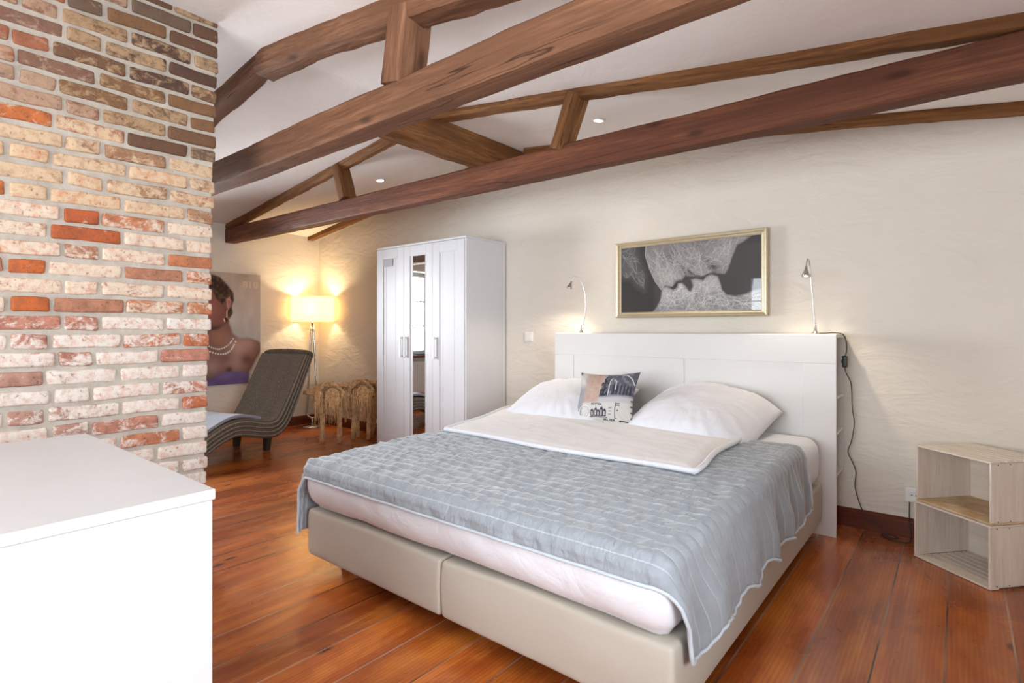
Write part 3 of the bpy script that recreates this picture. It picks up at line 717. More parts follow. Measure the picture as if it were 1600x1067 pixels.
# quilt: draped analytically over the mattress edges
def quilt():
    R = 0.060; xr, xl, yf = -0.582, -2.392, 1.348
    OVR, OVL, OVF = 0.275, 0.335, 0.052; yh = 2.985
    ns, nt_ = 210, 400
    s = np.linspace(xl-OVL, xr+OVR, ns); t = np.linspace(yf-OVF, yh, nt_)
    Sg, Tg = np.meshgrid(s, t, indexing='ij'); UV = np.stack([Sg+3, Tg-t[0]], -1)
    q_ = np.clip((Sg-xr+0.05)/0.30, 0, 1); q_ = q_*q_*(3-2*q_)
    Tg0 = Tg; Tg = Tg + 0.15*q_*(1-(Tg-t[0])/(yh-t[0]))**2
    # overflow beyond the top's flat part
    a = R*(math.pi/2-1)   # arc is longer than its corner: slack
    ox = np.where(Sg > xr-R, Sg-(xr-R), np.where(Sg < xl+R, Sg-(xl+R), 0.0))
    oy = np.where(Tg < yf+R, Tg-(yf+R), 0.0)
    # the right-hand hem is a little uneven and the head edge swings forward down the side
    d = np.hypot(ox, oy) + 1e-9; dx, dy = ox/d, oy/d
    bend = np.clip(d/R, 0, math.pi/2); hor = R*np.sin(bend); dn = R*(1-np.cos(bend)); rest = np.clip(d-R*math.pi/2, 0, None)
    fold = (0.5+0.5*np.sin(Tg*23+1.3*np.sin(Tg*5)))*0.030 + 0.012*vn(Tg*5, 0.5, 0, 3)
    flare = rest*(0.05+0.02) + np.clip(rest/0.15, 0, 1)*np.where(ox > 0, fold, 0.006 + 0.035*np.clip((1.7-Tg)/0.3, 0, 1))
    Px = np.clip(Sg, xl+R, xr-R) + dx*(hor+flare); Py = np.where(Tg < yf+R, yf+R, Tg) + dy*(hor+flare)
    Pz = mat_top(Py) + 0.020 - dn - rest*(0.99 + 0.03*np.clip((1.75-Tg)/0.35, 0, 1)*(ox > 0))
    Py = Py + np.where(ox > 0, -0.10*np.clip(ox-0.05, 0, 1)*np.clip((Tg-1.6)/1.2, 0, 1), 0)
    Pz = Pz + 0.018*np.sin(Tg*23+0.8)*np.clip(rest/0.15, 0, 1)*(ox > 0)
    # normals of the drape for the quilted relief
    P = np.stack([Px, Py, Pz], -1)
    gu = np.gradient(P, axis=0); gv = np.gradient(P, axis=1); Nn = np.cross(gu, gv); Nn /= np.linalg.norm(Nn, axis=-1, keepdims=True)+1e-9
    ph = ((Tg0-t[0])/0.058) % 1.0; e = np.minimum(ph, 1-ph)*2
    relief = 0.0068*np.power(np.clip(e, 0, 1), 0.45) - 0.0068
    amt = 1.0 - 0.65*np.clip(ox/0.1, 0, 1)
    wr = fbm(Sg*26+Tg*15, Tg*17-Sg*6, 0, 21, 2)
    wr2 = vn(Sg*52+Tg*30, Tg*14, 0, 25)
    relief = relief + amt*(0.0062*wr + 0.0042*wr2*(e**0.5))
    foot = np.clip(1-(Tg0-t[0])/0.03, 0, 1); relief = relief + foot*0.003*np.sin(Sg*2*math.pi/0.011)*amt
    relief = relief + 0.006*fbm(Sg*3, Tg*3, 0, 30, 2)
    P = P + Nn*relief[..., None]
    P[..., 2] += 0.004
    o = grid('quilt', P, M_quilt, uv=UV)
    sd = o.modifiers.new('thickness', 'SOLIDIFY'); sd.thickness = 0.011; sd.offset = -1
    # light piping along the hem
    mb = MB()
    edge = [P[i, 0] for i in range(0, ns, 3)] + [P[ns-1, j] for j in range(0, nt_, 3)] + [P[i, nt_-1] for i in range(ns-1, -1, -3)] + [P[0, j] for j in range(nt_-1, -1, -3)]
    mb.tube([tuple(q - np.array([0, 0, 0.004])) for q in edge], 0.0058, 6, caps=False)
    mb.build('hem', M_quilt_hem, o, smooth=True)
    return tag(o, 'grey-blue quilted velvet bedspread with close parallel seams draped over the bed', 'quilt')
M_quilt_hem = cloth('pale_blue_hem', (0.46, 0.51, 0.56), 1, 0.8, 0.4, 0.1)
quilt()

# folded duvet lying on the quilt
def bilin(c, u, v):
    a, b_, c_, d = (np.array(q) for q in c)
    return (1-u)[..., None]*(1-v)[..., None]*a + u[..., None]*(1-v)[..., None]*b_ + u[..., None]*v[..., None]*c_ + (1-u)[..., None]*v[..., None]*d
def folded_duvet():
    n1, n2 = 150, 90; u = np.linspace(0, 1, n1); v = np.linspace(0, 1, n2); U, V = np.meshgrid(u, v, indexing='ij')
    P = bilin([(-2.275, 2.185, 0), (-0.835, 2.165, 0), (-0.885, 2.985, 0), (-2.50, 3.06, 0)], U, V)
    P[..., 1] += 0.012*np.sin(U*9)*(1-V) - 0.012*np.sin(U*math.pi)*(1-V)
    P[..., 0] += 0.012*np.sin(V*8+1)*(U-0.5)*2
    z = mat_top(P[..., 1]) + 0.0235
    ed = np.minimum.reduce([U*9.0, (1-U)*9.0, V*6.0, (1-V)*6.0]); rise = 0.022*np.clip(ed*3.0, 0, 1)**0.5
    wv_ = 0.010*fbm(U*5, V*6+U*2, 0, 41, 3) + 0.006*np.abs(fbm(U*3+V*2, V*9, 0, 44, 2))
    ridge = 0.010*np.exp(-((V-0.55-0.10*np.sin(U*6))/0.05)**2)*np.clip(1-np.abs(U-0.3)*2.2, 0, 1)
    top = P.copy(); top[..., 2] = z + 0.004 + rise + np.clip(ed, 0, 1)*(wv_ + ridge) 
    bot = P.copy(); bot[..., 2] = z - 0.0
    nu, nv = n1, n2
    V0 = np.concatenate([top.reshape(-1, 3), bot.reshape(-1, 3)]); idx = np.arange(nu*nv).reshape(nu, nv); F = []
    for i in range(nu-1):
        for j in range(nv-1):
            F.append((idx[i, j], idx[i+1, j], idx[i+1, j+1], idx[i, j+1])); o_ = nu*nv
            F.append((o_+idx[i, j+1], o_+idx[i+1, j+1], o_+idx[i+1, j], o_+idx[i, j]))
    rim = [idx[i, 0] for i in range(nu)] + [idx[nu-1, j] for j in range(1, nv)] + [idx[i, nv-1] for i in range(nu-2, -1, -1)] + [idx[0, j] for j in range(nv-2, 0, -1)]
    o_ = nu*nv
    for k in range(len(rim)):
        a, b_ = rim[k], rim[(k+1) % len(rim)]; F.append((a, o_+a, o_+b_, b_))
    me = bpy.data.meshes.new('folded_duvet'); me.from_pydata(V0.tolist(), [], [tuple(int(q) for q in f) for f in F])
    o = link_mesh('folded_duvet', me, M_linen2, None, True)
    mb = MB(); pts = [tuple(bot.reshape(-1, 3)[r] + np.array([0, 0, 0.013])) for r in rim[::3]]; mb.tube(pts + [pts[0]], 0.0125, 8, caps=False)
    mb.build('piped_edge', M_linen, o, smooth=True)
    return tag(o, 'white duvet folded flat across the grey-blue quilt in front of the pillows', 'duvet')
folded_duvet()

def pillow(name, w, d, th, loc, rot, mats, label, cat, group=None, seed=0, colors=None, n=70, ear=0.06, sag=0.0, wr=0.010, power=2.6):
    u = np.linspace(-1, 1, n); v = np.linspace(-1, 1, n); U, V = np.meshgrid(u, v, indexing='ij')
    pin = lambda A, B: A*(1 - ear*(1-np.abs(B)**2)*np.abs(A)**3)
    X = pin(U, V)*w/2; Y = pin(V, U)*d/2
    h = th/2*np.power(np.clip((1-np.abs(U)**power)*(1-np.abs(V)**power), 0, 1), 0.5)
    e = np.clip(1-np.maximum(np.abs(U), np.abs(V)), 0, 1)
    an = np.arctan2(V, U); rr = np.hypot(U, V)
    wk = wr*(fbm(U*3+seed, V*3, 0, seed, 3)*np.clip(e*6, 0, 1) + 0.5*np.sin(an*26+6*vn(an*2, 1, 0, seed))*np.clip(rr-0.45, 0, 1)*np.clip(e*9, 0, 1))
    top = np.stack([X, Y, h + wk - sag*np.abs(X/w*2)**3*(1+0.3*np.sign(X))], -1); bot = np.stack([X, Y, -h*0.75 - sag*np.abs(X/w*2)**3*(1+0.3*np.sign(X))], -1)
    V0 = np.concatenate([top.reshape(-1, 3), bot[1:-1, 1:-1].reshape(-1, 3)]); idx = np.arange(n*n).reshape(n, n); ib = idx.copy(); ib[1:-1, 1:-1] = n*n + np.arange((n-2)**2).reshape(n-2, n-2)
    a, b_, c, d_ = idx[:-1, :-1].ravel(), idx[1:, :-1].ravel(), idx[1:, 1:].ravel(), idx[:-1, 1:].ravel()
    F = np.stack([a, b_, c, d_], 1).tolist()
    a, b_, c, d_ = ib[:-1, :-1].ravel(), ib[1:, :-1].ravel(), ib[1:, 1:].ravel(), ib[:-1, 1:].ravel()
    F += np.stack([d_, c, b_, a], 1).tolist()
    me = bpy.data.meshes.new(name); me.from_pydata(V0.tolist(), [], F); o = link_mesh(name, me, mats, None, True)
    if colors is not None:
        cc = np.ones((len(V0), 4)); cc[:, :3] = (0.36, 0.36, 0.35); cc[:n*n, :3] = colors.reshape(-1, 3)
        at = me.color_attributes.new('print', 'FLOAT_COLOR', 'POINT'); at.data.foreach_set('color', cc.ravel())
    o.location = loc; o.rotation_euler = rot
    return tag(o, label, cat, group)
pillow('pillow', 0.70, 0.62, 0.215, (-1.150, 3.085, 0.668), (math.radians(17), math.radians(2), math.radians(-5)), M_linen, 'plump white pillow right of the printed cushion, against the headboard', 'pillow', 'white bed pillows', 3, wr=0.014, sag=0.065, ear=0.035)
pillow('pillow', 0.78, 0.63, 0.20, (-2.04, 3.085, 0.655), (math.radians(18), math.radians(-2), math.radians(4)), M_linen, 'white pillow left of and behind the printed cushion', 'pillow', 'white bed pillows', 8, wr=0.014, sag=0.03, ear=0.04)

# ------------------------------------------------------------------ painting helper: flat pictures rasterised onto a mesh grid
class Canvas:
    def __init__(s, nu, nv, asp):
        s.U, s.V = np.meshgrid(np.linspace(0, 1, nu), np.linspace(0, 1, nv), indexing='ij'); s.asp = asp
        s.c = np.zeros((nu, nv, 3)); s.px = 1.0/nv
    def X(s): return s.U*s.asp
    def blend(s, a, col):
        col = np.array(col) if not isinstance(col, np.ndarray) or col.ndim == 1 else col
        s.c = s.c*(1-a[..., None]) + col*a[..., None]
    def dist(s, pts, closed=False):
        D = np.full(s.U.shape, 9.0); P = [(p[0]*s.asp, p[1]) for p in pts]
        for i in range(len(P) if closed else len(P)-1):
            (ax, ay), (bx, by) = P[i], P[(i+1) % len(P)]; vx, vy = bx-ax, by-ay; l2 = vx*vx+vy*vy+1e-12
            t = np.clip(((s.X()-ax)*vx+(s.V-ay)*vy)/l2, 0, 1); D = np.minimum(D, np.hypot(s.X()-ax-t*vx, s.V-ay-t*vy))
        return D
    def inside(s, pts):
        r = np.zeros(s.U.shape, bool); n = len(pts)
        for i in range(n):
            (x1, y1), (x2, y2) = pts[i], pts[(i+1) % n]
            if y1 == y2: continue
            c = ((y1 > s.V) != (y2 > s.V)) & (s.U < (x2-x1)*(s.V-y1)/(y2-y1)+x1); r ^= c
        return r
    def poly(s, pts, col, soft=0.004, a=1.0, mod=None):
        D = s.dist(pts, True); sd = np.where(s.inside(pts), D, -D); k = np.clip(sd/soft*0.5+0.5, 0, 1)*a
        if mod is not None: k = k*mod
        s.blend(k, col); return k
    def line(s, pts, col, w=0.004, a=1.0, mask=None):
        k = np.clip((w-s.dist(pts))/s.px+0.5, 0, 1)*a
        if mask is not None: k = k*mask
        s.blend(k, col)
    def text(s, txt, x, y, h, col, w=0.006, gap=0.25):
        G = {'P': [[(0,0),(0,1),(.8,1),(.9,.75),(.8,.5),(0,.5)]], 'O': [[(.1,0),(0,.3),(0,.7),(.1,1),(.7,1),(.8,.7),(.8,.3),(.7,0),(.1,0)]], 'T': [[(0,1),(.9,1)],[(.45,1),(.45,0)]],
             'E': [[(.8,1),(0,1),(0,0),(.8,0)],[(0,.5),(.65,.5)]], 'N': [[(0,0),(0,1),(.8,0),(.8,1)]], 'M': [[(0,0),(0,1),(.45,.4),(.9,1),(.9,0)]], 'A': [[(0,0),(.42,1),(.85,0)],[(.15,.35),(.7,.35)]],
             'L': [[(0,1),(0,0),(.75,0)]], 'Z': [[(0,1),(.8,1),(0,0),(.8,0)]], 'R': [[(0,0),(0,1),(.75,1),(.8,.75),(.7,.5),(0,.5)],[(.4,.5),(.85,0)]], 'I': [[(.3,0),(.3,1)]], 'B': [[(0,0),(0,1),(.7,1),(.75,.75),(.6,.52),(0,.52)],[(.6,.52),(.8,.25),(.7,0),(0,0)]],
             'G': [[(.8,.85),(.6,1),(.15,1),(0,.7),(0,.3),(.15,0),(.7,0),(.8,.2),(.8,.45),(.45,.45)]]}
        for ch in txt:
            for st in G.get(ch, []): s.line([(x+a*h*0.8/s.asp, y+b_*h) for a, b_ in st], col, w)
            x += h*(0.8+gap)/s.asp

# printed cushion
cv = Canvas(300, 270, 1.12); U, V = cv.U, cv.V
cv.c[:] = (0.40, 0.39, 0.385)
cv.poly([(-.1, -.1), (.22, -.1), (.20, 1.1), (-.1, 1.1)], (0.28, 0.30, 0.33), 0.03)
cv.poly([(-.1, .72), (.20, .66), (.20, 1.1), (-.1, 1.1)], (0.52, 0.49, 0.46), 0.06)
cv.poly([(.19, .36), (.46, .36), (.50, 1.05), (.17, 1.05)], (0.44, 0.27, 0.20), 0.05, 1, 0.75+0.3*vn(U*30, V*20))
cv.poly([(.26, .36), (.46, .36), (.50, .75), (.24, .70)], (0.50, 0.38, 0.32), 0.10, 0.7, 0.6+0.4*vn(U*50, V*30, 0, 4))
ink = (0.035, 0.035, 0.05)
cv.poly([(.46, .46), (.52, .88), (.55, 1.1), (1.1, 1.1), (1.1, .46)], (0.10, 0.10, 0.125), 0.01)
cv.blend(np.clip(vn(U*22, V*18, 0, 9)*1.5, 0, 1)*((U > .53) & (V > .48))*0.6, (0.25, 0.25, 0.28))
for k in range(6):
    x = .66+.055*k; cv.poly([(x, .52), (x+.032, .52), (x+.032, .68), (x+.016, .74), (x, .68)], ink, 0.008, 0.9)
cv.line([(.56, .93), (.70, .95), (.84, .92), (.93, .84), (.99, .74)], (0.55, 0.54, 0.55), 0.010)
cv.line([(.60, .50), (.60, .76), (.62, .82)], (0.55, 0.54, 0.55), 0.010, 0.8); cv.line([(.67, .80), (.70, .77), (.70, .62)], (0.6, 0.58, 0.58), 0.010, 0.8)
cv.blend(np.clip(vn(U*60, V*22, 0, 12)*2.2, 0, 1)*((U > .47) & (U < .60) & (V > .48) & (V < .9)), ink)
cv.poly([(.44, .36), (1.1, .36), (1.1, .52), (.75, .50), (.48, .46)], (0.46, 0.45, 0.46), 0.03)
cv.poly([(.18, .0), (1.1, .0), (1.1, .40), (.18, .36)], (0.58, 0.56, 0.53), 0.02, 0.85)
ring = lambda cx, cy, r, w: np.clip((w-np.abs(np.hypot(cv.X()-cx*cv.asp, V-cy)-r))/cv.px+.5, 0, 1)
cv.blend(ring(.235, .20, .115, .006), (0.75, 0.74, 0.72)); cv.blend(ring(.235, .20, .10, .004)*0.8, (0.18, 0.19, 0.22))
for k in range(7):
    a = k*0.9; cv.line([(.235+.02*math.cos(a), .20+.02*math.sin(a)), (.235+.08*math.cos(a)/1.12, .20+.08*math.sin(a))], (0.68, 0.67, 0.66), 0.005)
cv.text('POTTEN', .355, .325, .030, ink, 0.0045)
for k, (x, ht) in enumerate([(.345, .14), (.405, .17), (.45, .13), (.50, .19), (.55, .15)]):
    cv.poly([(x, .12), (x+.05, .115), (x+.055, .12+ht*.7), (x+.03, .12+ht), (x, .12+ht*.75)], ink, 0.006); cv.poly([(x+.014, .14), (x+.036, .14), (x+.036, .12+ht*.62), (x+.014, .12+ht*.66)], (0.50, 0.49, 0.47), 0.006)
cv.line([(.34, .105), (.61, .10)], ink, 0.008)
for k in range(3): cv.line([(.64, .28-.055*k), (.685, .28-.055*k)], (0.12, 0.12, 0.14), 0.006)
cv.text('MALZER', .55, .045, .034, ink, 0.0055)
cv.line([(.80, .37), (.735, .37), (.735, .10), (.76, .10)], ink, 0.007); cv.line([(.74, .34), (.80, .34)], ink, 0.007); cv.line([(.775, .24), (.782, .25)], ink, 0.009)
cv.poly([(.80, .02), (1.02, .02), (1.02, .075), (.80, .075)], ink, 0.006); cv.poly([(.83, -.05), (.95, -.05), (.95, .05), (.83, .05)], (0.60, 0.58, 0.56), 0.01); cv.poly([(.97, -.05), (1.01, -.05), (1.01, .04), (.97, .04)], ink, 0.005)
for k in range(4): cv.line([(.985, .14+.1*k), (1.0, .15+.1*k)], ink, 0.012)
cv.poly([(-.1, .93), (.05, .93), (.07, 1.1), (-.1, 1.1)], (0.11, 0.10, 0.12), 0.02)
# resample to the pillow's square grid
n = 240; iu = np.linspace(0, 299, n).astype(int); iv = np.linspace(0, 269, n).astype(int)
cush = pillow('printed_cushion', 0.405, 0.345, 0.13, (-1.665, 2.935, 0.716), (math.radians(65), math.radians(-3), math.radians(3)), M_print,
       'small square cushion printed with old city photos, stamps and lettering', 'cushion', None, 5, cv.c[np.ix_(iu, iv)], n, 0.13, 0, 0.006, 2.2)

# ================================================================== HEADBOARD WITH SHELVES
HX0, HX1, HY = -2.385, -0.522, 3.43
hb = thing('headboard', ((HX0+HX1)/2, 3.55, 0), 'white panelled headboard with open side shelves behind the bed', 'headboard')
def loc(o, r): # build in world space, then hang under root r
    o.matrix_parent_inverse = Matrix.Identity(4); o.location = -Vector(r.location) if r.rotation_euler.z == 0 else o.location; return o
mb = MB(); mb.box((HX0, HY+0.004, 0), (HX1, HY+0.020, 1.108))
st = 0.165
for (a, b_, c, d) in [(HX0, HX1, 0.95, 1.108), (HX0, HX0+st, 0, 0.948), (HX1-st, HX1, 0, 0.948), (-1.543, -1.377, 0, 0.948), (HX0+st, -1.543, 0.0, 0.12), (-1.377, HX1-st, 0.0, 0.12)]:
    mb.box((a, HY, c), (b_, HY+0.006, d))
loc(mb.build('front_panel', M_head, hb, bevel=0.0015, seg=1), hb)
mb = MB(); mb.box((HX0, HY+0.018, 1.092), (HX1, YB-0.005, 1.112)); loc(mb.build('top_board', M_head, hb, bevel=0.0015, seg=1), hb)
for sx in (0, 1):
    x0, x1 = (HX0+0.002, HX0+0.26) if sx == 0 else (HX1-0.26, HX1-0.002)
    for z in (0.752, 0.556, 0.325):
        mb = MB(); mb.box((x0, HY+0.02, z), (x1, YB-0.012, z+0.016)); loc(mb.build('shelf', M_head, hb, bevel=0.001, seg=1), hb)
    x = x1+0.016 if sx == 0 else x0-0.016
    mb = MB(); mb.box((min(x, x1 if sx == 0 else x0), HY+0.02, 0.325), (max(x, x1 if sx == 0 else x0), YB-0.010, 1.092)); loc(mb.build('inner_divider', M_head, hb), hb)
    mb = MB(); mb.box((x0, YB-0.012, 0.325), (x1, YB-0.006, 1.092))
    loc(mb.build('back_sheet', M_head, hb), hb)
mb = MB(); mb.box((-1.40, HY+0.02, 0.0), (-1.38, YB-0.03, 1.09)); loc(mb.build('centre_support', M_head, hb), hb)

# reading lamps clipped to the headboard
def reading_lamp(name_label, pts, head, aim, group='gooseneck reading lamps on the headboard'):
    r = thing('reading_lamp', tuple(pts[0]), name_label, 'lamp', group); o0 = Vector(pts[0])
    P = [Vector(p)-o0 for p in pts]; H = Vector(head)-o0; A = Vector(aim).normalized()
    mb = MB(); mb.lathe([(0.020, 0.0), (0.021, 0.004), (0.012, 0.010), (0.008, 0.022), (0.006, 0.045), (0.004, 0.060)], (0, 0, 0), 18); mb.build('base', M_chrome, r, smooth=True)
    # smooth neck
    Q = []
    for i in range(len(P)-1):
        p0 = P[max(i-1, 0)]; p1 = P[i]; p2 = P[i+1]; p3 = P[min(i+2, len(P)-1)]
        for k in range(6):
            t = k/6; Q.append(0.5*((2*p1)+(-p0+p2)*t+(2*p0-5*p1+4*p2-p3)*t*t+(-p0+3*p1-3*p2+p3)*t**3))
    Q.append(P[-1]); mb = MB(); mb.tube(Q, 0.0035, 8); mb.build('gooseneck', M_chrome, r, smooth=True)
    M = Matrix.Translation(H) @ A.to_track_quat('Z', 'Y').to_matrix().to_4x4()
    mb = MB(); mb.lathe([(0.004, -0.040), (0.007, -0.036), (0.008, -0.020), (0.012, -0.012), (0.022, 0.012), (0.0235, 0.020), (0.021, 0.018)], n=22, M=M); mb.build('lamp_head', M_chrome, r, smooth=True)
    mb = MB(); mb.lathe([(0.001, 0.012), (0.0195, 0.015), (0.0195, 0.017), (0.001, 0.019)], n=18, M=M); mb.build('lens', M_bulb, r, smooth=True)
    s = spot('reading_light', tuple(Vector(head)+A*0.03), tuple(Vector(head)+A), 7.0, (1.0, 0.84, 0.64), 125, 0.6, 0.012)
    return r
reading_lamp('chrome gooseneck reading lamp on the right end of the headboard, beside the picture frame', [(-0.636, 3.50, 1.113), (-0.640, 3.495, 1.20), (-0.648, 3.485, 1.33), (-0.656, 3.475, 1.45), (-0.660, 3.460, 1.52), (-0.662, 3.430, 1.533), (-0.664, 3.405, 1.49)], (-0.664, 3.400, 1.452), (0, -0.12, -1))
reading_lamp('chrome gooseneck reading lamp on the left end of the headboard, curved to the left', [(-2.195, 3.50, 1.113), (-2.168, 3.495, 1.20), (-2.150, 3.49, 1.33), (-2.160, 3.48, 1.44), (-2.190, 3.47, 1.515), (-2.225, 3.46, 1.530), (-2.245, 3.455, 1.495)], (-2.262, 3.45, 1.462), (-0.35, -0.1, -1))

def catmull(P, k=8):
    P = [Vector(p) for p in P]; Q = []
    for i in range(len(P)-1):
        p0 = P[max(i-1, 0)]; p1 = P[i]; p2 = P[i+1]; p3 = P[min(i+2, len(P)-1)]
        for j in range(k):
            t = j/k; Q.append(0.5*((2*p1)+(-p0+p2)*t+(2*p0-5*p1+4*p2-p3)*t*t+(-p0+3*p1-3*p2+p3)*t**3))
    return Q + [P[-1]]
cab = thing('lamp_cable', (-0.55, 3.60, 1.11), 'thin dark lamp cable with inline switch hanging beside the headboard to the floor', 'cable')
cp = [(-0.618, 3.505, 1.116), (-0.585, 3.53, 1.118), (-0.550, 3.56, 1.119), (-0.515, 3.585, 1.112), (-0.500, 3.60, 1.075), (-0.498, 3.61, 1.02), (-0.505, 3.61, 0.985)]
off = Vector((-0.55, 3.60, 1.11))
mb = MB(); mb.tube([p-off for p in catmull(cp)], 0.0028, 6)
cp2 = [(-0.508, 3.61, 0.925), (-0.502, 3.62, 0.89), (-0.480, 3.64, 0.825), (-0.476, 3.65, 0.70), (-0.466, 3.65, 0.60), (-0.480, 3.65, 0.50), (-0.497, 3.65, 0.438), (-0.475, 3.65, 0.38), (-0.458, 3.652, 0.327), (-0.462, 3.652, 0.24), (-0.44, 3.652, 0.15),
       (-0.415, 3.648, 0.10), (-0.36, 3.645, 0.045), (-0.325, 3.63, 0.012), (-0.285, 3.60, 0.005), (-0.26, 3.625, 0.006), (-0.30, 3.645, 0.009), (-0.335, 3.625, 0.005), (-0.29, 3.575, 0.004), (-0.235, 3.57, 0.004), (-0.205, 3.61, 0.006), (-0.21, 3.655, 0.05), (-0.213, 3.668, 0.105), (-0.212, 3.672, 0.20)]
mb.tube([p-off for p in catmull(cp2)], 0.0028, 6); mb.build('cord', M_cable, cab, smooth=True)
mb = MB(); mb.box((-0.520-off.x, 3.600-off.y, 0.922-off.z), (-0.494-off.x, 3.620-off.y, 0.988-off.z)); sw = mb.build('inline_switch', M_black, cab, bevel=0.005)
mb = MB(); mb.box((-0.524-off.x, 3.606-off.y, 0.945-off.z), (-0.519-off.x, 3.614-off.y, 0.965-off.z)); mb.build('rocker', M_black, sw, bevel=0.001)

# ================================================================== PICTURE ABOVE THE BED
pic = thing('framed_picture', (-1.461, YB-0.018, 1.50), 'wide black-and-white photo of two faces almost kissing in a champagne-gold frame', 'picture')
def frame(wd, ht, bw, dp, mat, parent):
    """mitred moulded frame; wd,ht outer"""
    prof = [(0, 0), (0, dp*0.7), (bw*0.15, dp), (bw*0.45, dp*0.85), (bw*0.6, dp*0.60), (bw*0.8, dp*0.62), (bw, dp*0.42), (bw, 0)]
    vs = []; fs = []; n = len(prof)
    cs = [(-1, -1), (1, -1), (1, 1), (-1, 1)]
    for (sx, sz) in cs:
        for (q, d) in prof: vs.append((sx*(wd/2-q), -d, sz*(ht/2-q)))
    for i in range(4):
        for k in range(n): fs.append((i*n+k, ((i+1) % 4)*n+k, ((i+1) % 4)*n+(k+1) % n, i*n+(k+1) % n))
    me = bpy.data.meshes.new('frame'); me.from_pydata(vs, [], fs); bm = bmesh.new(); bm.from_mesh(me); bmesh.ops.recalc_face_normals(bm, faces=bm.faces); bm.to_mesh(me); bm.free()
    return link_mesh('frame', me, mat, parent)
frame(1.062, 0.555, 0.040, 0.030, M_gold, pic)
cv = Canvas(420, 204, 2.06); U, V = cv.U, cv.V
bg = 0.040 + 0.020*np.clip(V*0.8+U*0.6-0.4, 0, 1); cv.c[:] = np.stack([bg*1.05, bg, bg*1.02], -1)
top = [(0.202, 1.1), (0.194, 0.867), (0.226, 0.661), (0.273, 0.455), (0.32, 0.328), (0.352, 0.385), (0.405, 0.364), (0.436, 0.436), (0.472, 0.446), (0.495, 0.512), (0.596, 0.491), (0.624, 0.495), (0.652, 0.526), (0.694, 0.535), (0.721, 0.518), (0.768, 0.505), (0.789, 0.564), (0.815, 0.728), (0.848, 0.891), (0.887, 0.924), (0.944, 1.0), (0.956, 1.1)]
bot = [(0.218, -0.06), (0.282, 0.057), (0.313, 0.177), (0.329, 0.358), (0.367, 0.368), (0.405, 0.32), (0.436, 0.347), (0.443, 0.413), (0.472, 0.417), (0.495, 0.371), (0.532, 0.278), (0.553, 0.364), (0.539, 0.455), (0.574, 0.465), (0.624, 0.429), (0.645, 0.484), (0.68, 0.509), (0.721, 0.476), (0.738, 0.373), (0.748, 0.288), (0.782, 0.215), (0.842, 0.196), (0.893, 0.219), (0.956, 0.267), (1.1, 0.318), (1.1, -0.1), (0.218, -0.1)]
neck = [(-.05, 1.1), (0.12, 1.1), (0.129, 0.878), (0.194, 0.526), (0.186, 0.341), (0.129, 0.408), (0.095, 0.522), (-.05, 0.549)]
cv.poly(neck, (0.12, 0.12, 0.12), 0.08, 0.8)
kt = cv.poly(top, (0.20, 0.19, 0.19), 0.012); kb = cv.poly(bot, (0.22, 0.22, 0.225), 0.014)
sh = np.clip(1-(V-0.35)*1.5, 0.2, 1.2); cv.c = cv.c*(1+kt[..., None]*(0.35*fbm(U*8, V*5, 0, 3)[..., None]))
for P_, r, a in [((0.40, 0.50), 0.16, 0.35), ((0.80, 0.80), 0.14, 0.35), ((0.62, 0.60), 0.10, 0.25), ((0.30, 0.60), .12, .2)]:
    cv.blend(np.exp(-(((cv.X()-P_[0]*2.06)/(r*1.6))**2+((V-P_[1])/r)**2))*a*kt, (0.42, 0.41, 0.40))
for P_, r, a in [((0.70, 0.38), 0.13, 0.6), ((0.56, 0.38), 0.08, 0.5), ((0.455, 0.36), 0.06, 0.5), ((0.35, 0.30), 0.07, 0.4)]:
    cv.blend(np.exp(-(((cv.X()-P_[0]*2.06)/(r*1.6))**2+((V-P_[1])/r)**2))*a*kb, (0.50, 0.49, 0.48))
cv.poly([(0.656, 0.714), (0.687, 0.68), (0.717, 0.604), (0.701, 0.562), (0.666, 0.611)], (0.02, 0.02, 0.02), 0.05)
cv.poly([(0.405, 0.34), (0.43, 0.436), (0.472, 0.47), (0.465, 0.419), (0.443, 0.406), (0.428, 0.33)], (0.025, 0.02, 0.02), 0.04)
cv.line([(0.472, 0.669), (0.485, 0.60), (0.502, 0.518)], (0.03, 0.03, 0.03), 0.010); cv.line([(0.475, 0.66), (0.52, 0.58), (0.57, 0.51), (0.60, 0.50)], (0.05, 0.05, 0.05), 0.010); cv.poly([(0.48, 0.63), (0.505, 0.52), (0.58, 0.505), (0.53, 0.565)], (0.10, 0.10, 0.10), 0.02, 0.8)
cv.poly([(0.50, 0.42), (0.53, 0.45), (0.545, 0.38), (0.53, 0.30), (0.505, 0.36)], (0.05, 0.05, 0.05), 0.05, 0.8)
rnd = random.Random(12); inTop = cv.inside(top); inBot = cv.inside(bot); inN = cv.inside(neck)
def at(m, x, y): return m[min(419, max(0, int(x*419))), min(203, max(0, int(y*203)))]
